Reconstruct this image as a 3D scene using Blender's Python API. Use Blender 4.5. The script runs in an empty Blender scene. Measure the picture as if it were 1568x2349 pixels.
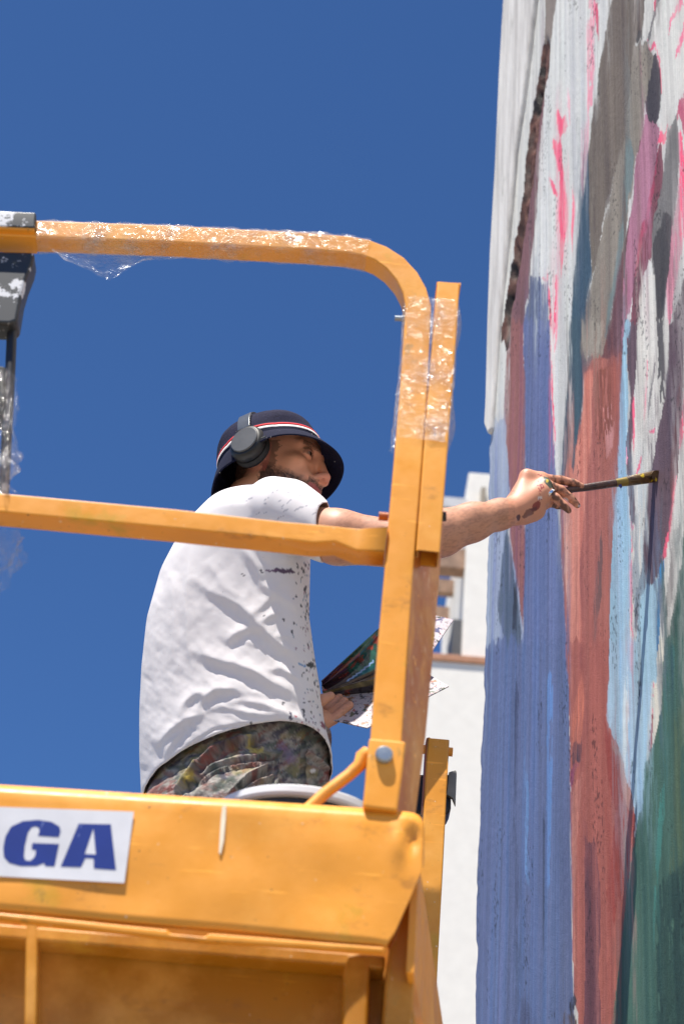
import bpy, bmesh, math, random
import numpy as np
from mathutils import Vector, Matrix

# ------------------------------------------------------------------ camera, world, sun, exposure
sc = bpy.context.scene
FPX, PITCH, ROLL = 4300.0, math.radians(34), 0.08          # reference frame of 1568 x 2349 picture units
CAM = np.array([0.0, 0.0, 1.6])
_F = np.array([0, math.cos(PITCH), math.sin(PITCH)])
_U0 = np.array([0, -math.sin(PITCH), math.cos(PITCH)])
_R0 = np.array([1.0, 0, 0])
_U = math.cos(ROLL) * _U0 - math.sin(ROLL) * _R0
_R = math.cos(ROLL) * _R0 + math.sin(ROLL) * _U0

cam_data = bpy.data.cameras.new("camera")
cam = bpy.data.objects.new("camera", cam_data)
sc.collection.objects.link(cam)
cam.matrix_world = Matrix([[_R[i], _U[i], -_F[i], CAM[i]] for i in range(3)] + [[0, 0, 0, 1]])
cam_data.sensor_fit = 'VERTICAL'
cam_data.sensor_height = 36.0
cam_data.sensor_width = 24.0
cam_data.lens = 36.0 * FPX / 2349.0
cam_data.clip_end = 500
cam_data.dof.use_dof = True
cam_data.dof.focus_distance = 4.1
cam_data.dof.aperture_fstop = 4.6
cam_data.dof.aperture_blades = 9
sc.camera = cam

SUN = Vector((-0.215, -0.268, 0.94)).normalized()             # towards the sun
world = bpy.data.worlds.new("World")
sc.world = world
world.use_nodes = True
wn = world.node_tree.nodes
wl = world.node_tree.links
bg = wn["Background"]
sky = wn.new("ShaderNodeTexSky")
sky.sky_type = 'NISHITA'
sky.sun_disc = False
sky.sun_elevation = math.asin(SUN.z)
sky.sun_rotation = math.atan2(SUN.x, SUN.y)
sky.altitude = 2000
sky.air_density = 1.0
sky.dust_density = 0.0
sky.ozone_density = 8.0
tint = wn.new("ShaderNodeMix")
tint.data_type = 'RGBA'
tint.blend_type = 'MULTIPLY'
tint.inputs[0].default_value = 1.0
tint.inputs[7].default_value = (0.62, 0.82, 1.0, 1)          # polariser: the whole sky a deeper blue
wl.new(sky.outputs[0], tint.inputs[6])
wl.new(tint.outputs[2], bg.inputs[0])
bg.inputs[1].default_value = 0.082

sun_data = bpy.data.lights.new("sun", 'SUN')
sun_data.energy = 5.0
sun_data.angle = math.radians(0.5)
sun_data.color = (1.0, 0.94, 0.85)
sun = bpy.data.objects.new("sun", sun_data)
sc.collection.objects.link(sun)
sun.rotation_euler = SUN.to_track_quat('Z', 'Y').to_euler()

sc.view_settings.view_transform = 'Standard'
sc.view_settings.look = 'None'
sc.view_settings.gamma = 1.0
sc.view_settings.use_curve_mapping = False
sc.view_settings.exposure = 0.78

random.seed(5)
rng = np.random.default_rng(11)

# ------------------------------------------------------------------ helpers
def ray(x, y):
    return _F + (x - 784.0) / FPX * _R - (y - 1174.5) / FPX * _U

def Yp(x, y, Y):
    """the point seen at (x, y) on the upright plane world-y = Y"""
    v = ray(x, y)
    return CAM + v * (Y / v[1])

def proj(P):
    q = np.asarray(P) - CAM
    d = q @ _F
    return 784 + FPX * (q @ _R) / d, 1174.5 - FPX * (q @ _U) / d

def Yb(py):
    return 3.42 + (py - 1040.0) / 760.0 * 0.08

def B(px, py, dy=0.0):
    return Yp(px, py, Yb(py) + dy)

def lin(c):
    a = np.asarray(c, float) / 255.0
    return np.where(a <= 0.04045, a / 12.92, ((a + 0.055) / 1.055) ** 2.4)

def rgba(c, k=1.0):
    l = lin(c) * k
    return (float(l[0]), float(l[1]), float(l[2]), 1.0)

def hash_grid(seed, n=256):
    return np.random.default_rng(seed).random((n, n))

def vnoise(u, v, seed):
    g = hash_grid(seed)
    n = g.shape[0]
    iu = np.floor(u).astype(int); iv = np.floor(v).astype(int)
    fu = u - iu; fv = v - iv
    fu = fu * fu * (3 - 2 * fu); fv = fv * fv * (3 - 2 * fv)
    a = g[iu % n, iv % n]; b = g[(iu + 1) % n, iv % n]
    c = g[iu % n, (iv + 1) % n]; d = g[(iu + 1) % n, (iv + 1) % n]
    return (a * (1 - fu) + b * fu) * (1 - fv) + (c * (1 - fu) + d * fu) * fv

def fbm(u, v, seed, o=3):
    s = 0; a = 0.5; t = 0
    for k in range(o):
        s = s + a * vnoise(u * 2 ** k, v * 2 ** k, seed + k); t += a; a *= 0.5
    return s / t

def in_poly(px, py, poly):
    poly = np.asarray(poly, float)
    ins = np.zeros(px.shape, bool)
    x0, y0 = poly.min(0); x1, y1 = poly.max(0)
    m = (px >= x0) & (px <= x1) & (py >= y0) & (py <= y1)
    X = px[m]; Yq = py[m]
    r = np.zeros(X.shape, bool)
    n = len(poly)
    for i in range(n):
        ax, ay = poly[i]; bx, by = poly[(i + 1) % n]
        if ay == by: continue
        c = ((ay > Yq) != (by > Yq)) & (X < (bx - ax) * (Yq - ay) / (by - ay) + ax)
        r ^= c
    ins[m] = r
    return ins

def seg_dist(px, py, pts):
    d = np.full(px.shape, 1e9); sd = np.zeros(px.shape); best_t = np.zeros(px.shape)
    n = len(pts) - 1
    for i in range(n):
        a = np.array(pts[i], float); b = np.array(pts[i + 1], float)
        ab = b - a; L2 = ab @ ab
        t = np.clip(((px - a[0]) * ab[0] + (py - a[1]) * ab[1]) / L2, 0, 1)
        dx = px - a[0] - t * ab[0]; dy = py - a[1] - t * ab[1]
        dd = np.hypot(dx, dy)
        m = dd < d
        d[m] = dd[m]
        sd[m] = np.sign(ab[0] * dy - ab[1] * dx)[m]
        best_t[m] = ((i + t) / n)[m]
    return d, sd, best_t

def link(o, parent=None):
    sc.collection.objects.link(o)
    if parent is not None:
        o.parent = parent
        o.matrix_parent_inverse = parent.matrix_world.inverted()
    return o

def mesh_obj(name, verts, faces, mat, parent=None, smooth=False, col=None, bevel=0.0):
    me = bpy.data.meshes.new(name)
    me.from_pydata([tuple(map(float, v)) for v in verts], [], [tuple(map(int, f)) for f in faces])
    return finish(name, me, mat, parent, smooth, col, bevel)

def finish(name, me, mat, parent=None, smooth=False, col=None, bevel=0.0):
    bm = bmesh.new(); bm.from_mesh(me)
    bmesh.ops.recalc_face_normals(bm, faces=bm.faces)
    bm.to_mesh(me); bm.free()
    if col is not None:
        at = me.color_attributes.new("Col", 'FLOAT_COLOR', 'POINT')
        c4 = np.ones((len(me.vertices), 4), np.float32); c4[:, :3] = col
        at.data.foreach_set("color", c4.ravel())
    if smooth:
        me.polygons.foreach_set("use_smooth", np.ones(len(me.polygons), bool))
    if mat is not None: me.materials.append(mat)
    o = bpy.data.objects.new(name, me)
    link(o, parent)
    if bevel:
        md = o.modifiers.new("bevel", 'BEVEL'); md.width = bevel; md.segments = 2
        md.limit_method = 'ANGLE'; md.angle_limit = math.radians(40)
        me.polygons.foreach_set("use_smooth", np.ones(len(me.polygons), bool))
        md.harden_normals = True
        wmd = o.modifiers.new("flat", 'WEIGHTED_NORMAL'); wmd.weight = 100
    return o

def big_mesh(name, verts, quads, mat, parent=None, col=None, smooth=True):
    me = bpy.data.meshes.new(name)
    verts = np.ascontiguousarray(verts, np.float32); quads = np.ascontiguousarray(quads, np.int32)
    me.vertices.add(len(verts)); me.vertices.foreach_set("co", verts.ravel())
    me.loops.add(quads.size); me.loops.foreach_set("vertex_index", quads.ravel())
    me.polygons.add(len(quads))
    me.polygons.foreach_set("loop_start", np.arange(0, quads.size, 4, dtype=np.int32))
    me.update(calc_edges=True); me.validate()
    if col is not None:
        at = me.color_attributes.new("Col", 'FLOAT_COLOR', 'POINT')
        c4 = np.ones((len(verts), 4), np.float32); c4[:, :3] = col
        at.data.foreach_set("color", c4.ravel())
    if smooth: me.polygons.foreach_set("use_smooth", np.ones(len(me.polygons), bool))
    if mat is not None: me.materials.append(mat)
    o = bpy.data.objects.new(name, me)
    return link(o, parent)

def empty(name, loc, label, cat, group=None):
    o = bpy.data.objects.new(name, None)
    o.location = tuple(map(float, loc)); sc.collection.objects.link(o)
    bpy.context.view_layer.update()
    return tag(o, label, cat, group)

def tag(o, label, cat, group=None):
    o['label'] = label; o['category'] = cat
    if group: o['group'] = group
    return o

def prism(name, px, Y0, Y1, mat, parent=None, bevel=0.0, col=None):
    """outline traced on the upright plane y = Y0, extruded straight back to y = Y1"""
    f = np.array([Yp(x, y, Y0) for x, y in px])
    b = f + np.array([0, Y1 - Y0, 0])
    return prism3(name, f, b, mat, parent, bevel)

def prism3(name, f, b, mat, parent=None, bevel=0.0):
    n = len(f)
    faces = [list(range(n))[::-1], list(range(n, 2 * n))] + [[i, (i + 1) % n, n + (i + 1) % n, n + i] for i in range(n)]
    return mesh_obj(name, np.vstack([f, b]), faces, mat, parent, bevel=bevel)

def box(name, lo, hi, mat, parent=None, bevel=0.0):
    lo = np.array(lo, float); hi = np.array(hi, float)
    v = [[(lo, hi)[i][0], (lo, hi)[j][1], (lo, hi)[k][2]] for i in (0, 1) for j in (0, 1) for k in (0, 1)]
    fs = [[0, 1, 3, 2], [4, 6, 7, 5], [0, 4, 5, 1], [2, 3, 7, 6], [0, 2, 6, 4], [1, 5, 7, 3]]
    return mesh_obj(name, v, fs, mat, parent, bevel=bevel)

def sweep(name, pts, w, d, mat, parent=None, r=0.006, back=True, cap=True, solid=0.0, hook=None):
    """rectangular tube whose front face's centre line runs along pts in the plane y = const; w across, d into depth"""
    pts = [np.array(p, float) for p in pts]
    n = len(pts)
    ws = w if isinstance(w, (list, tuple)) else [w] * n
    V = []; Fc = []
    K = 0
    for i, p in enumerate(pts):
        a = pts[max(i - 1, 0)]; b = pts[min(i + 1, n - 1)]
        t = b - a; t = t / np.linalg.norm(t)
        nn = np.cross(t, np.array([0, 1.0, 0])); nn /= np.linalg.norm(nn)
        hw = ws[i] / 2
        sec = []
        for (sx, cy, a0) in ((1, r, -90), (1, d - r, 0), (-1, d - r, 90), (-1, r, 180)):
            for k in range(4):
                an = math.radians(a0 + 30 * k)
                sec.append((sx * (hw - r) + r * math.cos(an), cy + r * math.sin(an)))
        K = len(sec)
        for (s, y) in sec:
            q = p + nn * s + np.array([0, y, 0])
            V.append(q)
    for i in range(n - 1):
        for k in range(K):
            Fc.append([i * K + k, i * K + (k + 1) % K, (i + 1) * K + (k + 1) % K, (i + 1) * K + k])
    if cap:
        Fc.append(list(range(K))[::-1]); Fc.append([(n - 1) * K + k for k in range(K)])
    V = np.array(V)
    if hook is not None: V = hook(V)
    o = mesh_obj(name, V, Fc, mat, parent, smooth=True)
    if solid:
        md = o.modifiers.new("wall", 'SOLIDIFY'); md.thickness = solid; md.offset = -1
    md = o.modifiers.new("flat", 'WEIGHTED_NORMAL'); md.mode = 'FACE_AREA'; md.weight = 100; md.keep_sharp = True
    return o

def rod(name, pts, r, mat, parent=None, seg=14, flat=None):
    """round bar through 3-D points with a radius per point"""
    pts = [np.array(p, float) for p in pts]; n = len(pts)
    rs = r if isinstance(r, (list, tuple)) else [r] * n
    V = []; Fc = []
    up = np.array([0.123, 0.456, 0.88])
    for i, p in enumerate(pts):
        t = pts[min(i + 1, n - 1)] - pts[max(i - 1, 0)]; t /= np.linalg.norm(t)
        a = np.cross(t, up); a /= np.linalg.norm(a); b = np.cross(t, a)
        for k in range(seg):
            an = 2 * math.pi * k / seg
            V.append(p + rs[i] * (a * math.cos(an) + b * math.sin(an)))
    for i in range(n - 1):
        for k in range(seg):
            Fc.append([i * seg + k, i * seg + (k + 1) % seg, (i + 1) * seg + (k + 1) % seg, (i + 1) * seg + k])
    Fc.append(list(range(seg))[::-1]); Fc.append([(n - 1) * seg + k for k in range(seg)])
    o = mesh_obj(name, V, Fc, mat, parent, smooth=True)
    md = o.modifiers.new("edge", 'EDGE_SPLIT'); md.split_angle = math.radians(45)
    return o

def lathe(name, prof, M, mat, parent=None, seg=48, sx=1.0, sy=1.0, smooth=True, split=35):
    """profile (radius, height) turned about the local z of frame M (3x3 columns + origin)"""
    O, X, Yv, Z = M
    V = []; Fc = []
    for (r, h) in prof:
        for k in range(seg):
            a = 2 * math.pi * k / seg
            V.append(O + X * (r * sx * math.cos(a)) + Yv * (r * sy * math.sin(a)) + Z * h)
    for i in range(len(prof) - 1):
        for k in range(seg):
            Fc.append([i * seg + k, i * seg + (k + 1) % seg, (i + 1) * seg + (k + 1) % seg, (i + 1) * seg + k])
    if prof[0][0] > 1e-5: Fc.append(list(range(seg))[::-1])
    if prof[-1][0] > 1e-5: Fc.append([(len(prof) - 1) * seg + k for k in range(seg)])
    o = mesh_obj(name, V, Fc, mat, parent, smooth=smooth)
    md = o.modifiers.new("edge", 'EDGE_SPLIT'); md.split_angle = math.radians(split)
    return o

# ------------------------------------------------------------------ materials
def new_mat(name):
    m = bpy.data.materials.new(name); m.use_nodes = True
    nt = m.node_tree
    return m, nt, nt.nodes["Principled BSDF"]

def nd(nt, typ, **kw):
    n = nt.nodes.new(typ)
    for k, v in kw.items(): setattr(n, k, v)
    return n

def noise_node(nt, scale, detail=4, rough=0.55, vec=None, dist=0.0):
    n = nd(nt, "ShaderNodeTexNoise")
    n.inputs["Scale"].default_value = scale; n.inputs["Detail"].default_value = detail
    n.inputs["Roughness"].default_value = rough; n.inputs["Distortion"].default_value = dist
    if vec is None:
        g = nd(nt, "ShaderNodeNewGeometry"); vec = g.outputs["Position"]
    nt.links.new(vec, n.inputs["Vector"])
    return n.outputs["Fac"]

def stretched(nt, s):
    g = nd(nt, "ShaderNodeNewGeometry"); mp = nd(nt, "ShaderNodeMapping")
    mp.inputs["Scale"].default_value = s
    nt.links.new(g.outputs["Position"], mp.inputs["Vector"])
    return mp.outputs[0]

def ramp(nt, fac, stops, interp='LINEAR'):
    r = nd(nt, "ShaderNodeValToRGB"); r.color_ramp.interpolation = interp
    el = r.color_ramp.elements
    while len(el) < len(stops): el.new(0.5)
    for e, (p, c) in zip(el, stops):
        e.position = p; e.color = c if len(c) == 4 else (*c, 1)
    nt.links.new(fac, r.inputs[0])
    return r.outputs[0]

def mixc(nt, fac, a, b, mode='MIX'):
    m = nd(nt, "ShaderNodeMix", data_type='RGBA', blend_type=mode)
    if isinstance(fac, (int, float)): m.inputs[0].default_value = fac
    else: nt.links.new(fac, m.inputs[0])
    for s, v in ((6, a), (7, b)):
        if isinstance(v, tuple): m.inputs[s].default_value = v
        else: nt.links.new(v, m.inputs[s])
    return m.outputs[2]

def bump(nt, bsdf, h, strength, dist):
    b = nd(nt, "ShaderNodeBump"); b.inputs["Strength"].default_value = strength; b.inputs["Distance"].default_value = dist
    nt.links.new(h, b.inputs["Height"]); nt.links.new(b.outputs[0], bsdf.inputs["Normal"])

def step(nt, fac, lo, hi):
    return ramp(nt, fac, [(lo, (0, 0, 0, 1)), (hi, (1, 1, 1, 1))])

def mat_plain(name, c, rough=0.5, metal=0.0, var=0.15, k=1.0, bscale=60, bstr=0.1, spec=0.5):
    m, nt, b = new_mat(name)
    base = rgba(c, k)
    dark = tuple(x * (1 - var) for x in base[:3]) + (1,)
    lite = tuple(min(1, x * (1 + var)) for x in base[:3]) + (1,)
    f = noise_node(nt, 9, 6)
    nt.links.new(ramp(nt, f, [(0.3, dark), (0.7, lite)]), b.inputs["Base Color"])
    b.inputs["Roughness"].default_value = rough; b.inputs["Metallic"].default_value = metal
    b.inputs["Specular IOR Level"].default_value = spec
    bump(nt, b, noise_node(nt, bscale, 4), bstr, 0.003)
    return m

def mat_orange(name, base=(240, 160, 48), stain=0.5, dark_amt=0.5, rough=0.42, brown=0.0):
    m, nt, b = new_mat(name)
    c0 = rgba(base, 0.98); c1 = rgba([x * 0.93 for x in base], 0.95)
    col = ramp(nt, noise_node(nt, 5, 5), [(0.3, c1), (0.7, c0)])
    if brown:
        col = mixc(nt, step(nt, noise_node(nt, 14, 6, 0.6, stretched(nt, (1, 1, 0.35))), 0.62 - brown * 0.4, 0.78 - brown * 0.4), col, rgba((172, 92, 30)))
        col = mixc(nt, step(nt, noise_node(nt, 55, 5, 0.6, stretched(nt, (1, 1, 0.6))), 0.58, 0.74), col, rgba((206, 160, 128)))
    # greenish yellow and dull overspray
    col = mixc(nt, step(nt, noise_node(nt, 8, 5, 0.6), 0.66 - 0.06 * stain, 0.74), col, rgba((196, 150, 30)))
    col = mixc(nt, step(nt, noise_node(nt, 11, 6, 0.65, stretched(nt, (1.3, 1, .8))), 0.66, 0.74), col, rgba((150, 112, 40)))
    col = mixc(nt, step(nt, noise_node(nt, 46, 5, 0.6, stretched(nt, (.12, 1, 2.2))), 0.655, 0.70), col, rgba([min(255, x * 1.0 + 18) for x in base]))
    col = mixc(nt, step(nt, noise_node(nt, 150, 3, 0.5, stretched(nt, (.9, 1, 1.1))), 0.715, 0.735), col, rgba((104, 72, 36)))
    col = mixc(nt, ramp(nt, noise_node(nt, 4.5, 6, 0.62), [(.50, (0, 0, 0, 1)), (.70, (.55, .55, .55, 1))]), col, rgba((246, 186, 92)))
    col = mixc(nt, ramp(nt, noise_node(nt, 19, 6, 0.66, stretched(nt, (.5, 1, 1))), [(.60, (0, 0, 0, 1)), (.72, (.65, .65, .65, 1))]), col, rgba((150, 98, 36)))
    # pale splashes
    col = mixc(nt, step(nt, noise_node(nt, 120, 2, 0.5), 0.735 - 0.025 * stain, 0.755), col, rgba((225, 200, 165)))
    # dark chips and scuffs
    col = mixc(nt, step(nt, noise_node(nt, 42, 4, 0.62), 0.775 - 0.02 * dark_amt, 0.80 - 0.02 * dark_amt), col, rgba((88, 60, 30)))
    nt.links.new(col, b.inputs["Base Color"])
    rr = ramp(nt, noise_node(nt, 20, 5), [(0.3, (rough - .1,) * 3), (0.7, (rough + .12,) * 3)])
    nt.links.new(rr, b.inputs["Roughness"])
    b.inputs["Coat Weight"].default_value = 0.08
    bump(nt, b, noise_node(nt, 70, 5, 0.6), 0.14, 0.002)
    return m

def mat_attr(name, rough=0.6, bscale=300, bstr=0.2, bdist=0.002, sss=0.0, spec=0.4, extra=None, bvec=None):
    m, nt, b = new_mat(name)
    a = nd(nt, "ShaderNodeVertexColor", layer_name="Col")
    col = a.outputs[0]
    if extra: col = extra(nt, col)
    nt.links.new(col, b.inputs["Base Color"])
    b.inputs["Roughness"].default_value = rough
    b.inputs["Specular IOR Level"].default_value = spec
    if sss:
        b.inputs["Subsurface Weight"].default_value = sss
        b.inputs["Subsurface Radius"].default_value = (0.012, 0.005, 0.003)
        b.inputs["Subsurface Scale"].default_value = 1.0
    if bstr:
        v = stretched(nt, bvec) if bvec else None
        bump(nt, b, noise_node(nt, bscale, 5, 0.6, v), bstr, bdist)
    return m

ORANGE = mat_orange("orange_paint")
ORANGE_BROWN = mat_orange("orange_paint_stained", brown=1.0, dark_amt=.3)
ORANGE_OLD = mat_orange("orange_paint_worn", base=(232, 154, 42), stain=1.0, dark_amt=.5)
ORANGE_SHADED = mat_orange("orange_paint_shaded", base=(184, 120, 6), stain=.2, dark_amt=.0, rough=.5)  # same orange, darkened: the under-frame's shade is put into the base colour
DRIP = mat_plain("dried_white_paint", (226, 214, 188), .6, var=.2)
STEEL = mat_plain("zinc_steel", (150, 158, 165), 0.38, 0.7)
BLACK = mat_plain("black_paint", (28, 28, 32), 0.4)
RUBBER = mat_plain("black_rubber", (22, 22, 24), 0.75)
WHITE_PLASTIC = mat_plain("white_plastic", (232, 234, 236), 0.4, var=0.05)
def mat_print(name, c, worn):
    m, nt, b = new_mat(name)
    col = ramp(nt, noise_node(nt, 14, 5), [(.3, rgba([x * .92 for x in c])), (.7, rgba(c))])
    col = mixc(nt, step(nt, noise_node(nt, 60, 4, .6, stretched(nt, (1.6, 1, .5))), .67, .70), col, rgba(worn))
    col = mixc(nt, step(nt, noise_node(nt, 24, 5, .65), .66, .8), col, rgba([x * .82 for x in c]))
    nt.links.new(col, b.inputs["Base Color"]); b.inputs["Roughness"].default_value = .4
    return m
STICKER = mat_print("sticker_white", (220, 220, 224), (196, 190, 176))
INK_BLUE = mat_print("ink_blue", (30, 52, 132), (110, 124, 176))
CONCRETE = mat_plain("pale_concrete", (160, 152, 140), 0.9, var=0.15)

def mat_film():
    m, nt, b = new_mat("clear_film")
    out = nt.nodes["Material Output"]
    tr = nd(nt, "ShaderNodeBsdfTransparent")
    gl = nd(nt, "ShaderNodeBsdfGlossy"); gl.inputs["Roughness"].default_value = 0.17
    df = nd(nt, "ShaderNodeBsdfDiffuse"); df.inputs[0].default_value = (0.8, 0.8, 0.82, 1)
    tl = nd(nt, "ShaderNodeBsdfTranslucent"); tl.inputs[0].default_value = (0.8, 0.8, 0.82, 1)
    bp = nd(nt, "ShaderNodeBump"); bp.inputs["Strength"].default_value = 1.0; bp.inputs["Distance"].default_value = 0.022
    nz = noise_node(nt, 48, 4, 0.55, stretched(nt, (.7, 1, 1)), 2.2)
    nt.links.new(nz, bp.inputs["Height"])
    for s in (gl, df, tl): nt.links.new(bp.outputs[0], s.inputs["Normal"])
    m1 = nd(nt, "ShaderNodeMixShader"); m1.inputs[0].default_value = 0.5
    nt.links.new(df.outputs[0], m1.inputs[1]); nt.links.new(tl.outputs[0], m1.inputs[2])
    m2 = nd(nt, "ShaderNodeMixShader"); m2.inputs[0].default_value = 0.5
    nt.links.new(m1.outputs[0], m2.inputs[1]); nt.links.new(gl.outputs[0], m2.inputs[2])
    m3 = nd(nt, "ShaderNodeMixShader")
    fr = ramp(nt, noise_node(nt, 17, 5, 0.65), [(0.40, (0.09,) * 3), (0.55, (0.24,) * 3), (0.68, (0.6,) * 3)])
    nt.links.new(fr, m3.inputs[0])
    nt.links.new(tr.outputs[0], m3.inputs[1]); nt.links.new(m2.outputs[0], m3.inputs[2])
    nt.links.new(m3.outputs[0], out.inputs[0])
    return m
FILM = mat_film()

# ------------------------------------------------------------------ ground
gm, gnt, gb = new_mat("ground_paving")
gnt.links.new(ramp(gnt, noise_node(gnt, 1.5, 8), [(0.3, (0.19, 0.17, 0.135, 1)), (0.7, (0.27, 0.24, 0.19, 1))]), gb.inputs["Base Color"])
gb.inputs["Roughness"].default_value = 0.9
ground = mesh_obj("ground", [(-300, -300, 0), (300, -300, 0), (300, 300, 0), (-300, 300, 0)], [[0, 1, 2, 3]], gm)
ground['kind'] = 'structure'

# ------------------------------------------------------------------ the painted wall
BW = math.radians(13)
WN = np.array([-math.cos(BW), -math.sin(BW), 0])       # out of the wall, towards the painter
WD = np.array([-math.sin(BW), math.cos(BW), 0])        # along the wall, away from the camera
PC = Yp(1508, 1092, 3.40)                              # where the brush touches

def Wl(x, y, off=0.0):
    v = ray(x, y)
    return CAM + v * (((PC - CAM) @ WN + off) / (v @ WN))

def c1(*p): return [(1089.7 + .34187 * x, .34187 * y) for x, y in p]
def c2(*p): return [(1089.7 + .34187 * x, 745.6 + .34187 * y) for x, y in p]
def c3(*p): return [(1061 + .3653 * x, 1491 + .3653 * y) for x, y in p]

wall = empty("painted_wall", (PC[0], PC[1], 0), "rough plastered wall covered in a half-painted mural of streaked colours", "wall")

W0, W1, Z0, Z1 = -0.9, 1.19, 1.9, 7.9
nw = 400; nz = 960
ww = np.concatenate([np.linspace(W0, -0.36, 40, endpoint=False), np.linspace(-0.36, W1, nw - 40)])
zz = np.linspace(Z0, Z1, nz)
GW, GZ = np.meshgrid(ww, zz, indexing='ij')
# ragged far edge of the plaster
edge = (fbm(GZ * 14, GZ * 0 + 3.3, 77, 3) - 0.5) * 0.05
GWj = GW + edge * np.clip((GW - (W1 - 0.1)) / 0.1, 0, 1) ** 2
base = PC[None, None, :] * np.array([1, 1, 0]) + GWj[..., None] * WD + GZ[..., None] * np.array([0, 0, 1.0])
PX, PY = proj(base)
# brush-edge wobble
wob = (fbm(GW * 40, GZ * 5, 21, 3) - 0.5) * 9 + (fbm(GW * 160, GZ * 40, 29, 2) - 0.5) * 2.5
QX = PX + wob; QY = PY + (fbm(GW * 40, GZ * 6, 31, 3) - 0.5) * 46
st1 = fbm(GW * 75, GZ * 1.3, 41, 3)          # long vertical brush streaks
st2 = fbm(GW * 30, GZ * 0.7, 51, 3)
st3 = fbm(GW * 190, GZ * 5, 61, 2)
dry = fbm(GW * 130, GZ * 16, 71, 3)
KW = 1.12                                    # picture value -> paint colour
def pc(c): return lin(c) * KW * np.array([1.0, 0.985, 0.86])
col = np.zeros(GW.shape + (3,)) + pc((196, 197, 203))
col *= (0.90 + 0.2 * st1[..., None])
gm_ = (st3 > 0.68)[..., None]
col = np.where(gm_, col * 0.84, col)
wet = np.zeros(GW.shape)

def paint(poly, c, c_b=None, amp=0.35, thr=0.52, drymask=0.0, ragged=None):
    m = in_poly(QX, QY, poly)
    if drymask: m &= dry > drymask
    a = pc(c)
    s = np.clip((st1 - 0.5) * 2.2 + (st2 - 0.5) * 1.2 + (st3 - 0.5) * 0.5, -1, 1)[..., None]
    v = a * (1 + amp * s)
    if c_b is not None:
        k = np.clip((st2 * 0.6 + st1 * 0.4 - thr) * 9, 0, 1)[..., None]
        v = v * (1 - k) + pc(c_b) * (1 + amp * 0.6 * s) * k
    col[m] = v[m]

PINK = (236, 92, 130); DPINK = (200, 62, 104)
# white field with pink and grey marks
paint(c1((550, -200), (545, 0), (490, 400), (440, 1000), (400, 1500), (370, 1870), (410, 1910), (450, 1860), (480, 1880), (490, 2100), (500, 2349), (630, 2349), (650, 2000), (690, 1600), (720, 1200), (790, 700), (860, 300), (910, 0), (930, -200)), (203, 205, 212), (186, 188, 198), 0.1)
paint(c1((755, -50), (795, -50), (800, 400), (785, 700), (750, 800), (745, 400)), (222, 150, 175), (235, 120, 158), 0.12, drymask=0.40)
paint(c1((705, 850), (770, 800), (750, 1050), (715, 1300), (700, 1100)), (222, 160, 182), None, 0.1, drymask=0.5)
paint(c1((790, -40), (815, 0), (835, 120), (832, 260), (815, 200), (803, 80)), DPINK, None, 0.1)
paint(c1((545, 760), (610, 790), (620, 880), (575, 935), (580, 1100), (600, 1300), (618, 1450), (600, 1650), (575, 1900), (562, 1600), (545, 1450), (555, 1300), (558, 1150), (525, 1000), (528, 940), (568, 930), (550, 830)), PINK, (242, 128, 158), 0.08)
paint(c1((485, 1185), (520, 1205), (548, 1290), (535, 1310)), PINK, None, 0.1)
paint(c1((640, 1280), (668, 1400), (652, 1680), (640, 1600)), PINK, (240, 150, 175), 0.1)
paint(c1((620, 600), (640, 700), (640, 900), (622, 760)), (225, 170, 190), None, 0.1, drymask=0.45)
paint(c1((660, 740), (690, 760), (690, 900), (670, 880)), (150, 152, 160), None, 0.1, drymask=0.35)
paint(c1((440, 1850), (480, 1850), (500, 1950), (510, 2200), (490, 2200), (480, 1900)), PINK, (240, 150, 175), 0.1)
paint(c1((535, 1880), (560, 1900), (550, 2300), (525, 2349), (520, 2150)), PINK, (240, 150, 175), 0.1, drymask=0.3)
# mauve strip beside the crack
paint(c1((500, 300), (480, 480), (440, 900), (410, 1300), (380, 1650), (365, 1850), (355, 1950), (330, 2130), (310, 2349), (225, 2349), (250, 2000), (300, 1700), (340, 1400), (385, 1050), (420, 700), (455, 300)), (118, 84, 92), (96, 68, 72), 0.2)
paint(c2((225, -30), (320, -30), (325, 300), (335, 600), (330, 800), (330, 1000), (320, 1200), (330, 1400), (325, 1700), (315, 2000), (300, 1900), (265, 1650), (225, 1400), (235, 1150), (215, 950), (200, 800), (190, 600), (200, 300)), (140, 92, 92), (122, 78, 92), 0.2)
# pale blue far strip and slate patches
paint(c2((60, 640), (200, 640), (200, 800), (220, 950), (235, 1180), (215, 1400), (270, 1650), (315, 2000), (315, 4500), (20, 4500)), (148, 160, 190), (124, 136, 180), 0.16)
paint(c2((215, 1380), (232, 1500), (275, 1750), (310, 2050), (300, 2349), (200, 2200), (138, 1850), (180, 1550)), (82, 94, 116), (70, 84, 110), 0.2)
paint(c2((255, 1720), (285, 1760), (272, 2060), (248, 2080), (250, 1900)), (40, 42, 46), None, 0.1)
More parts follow.
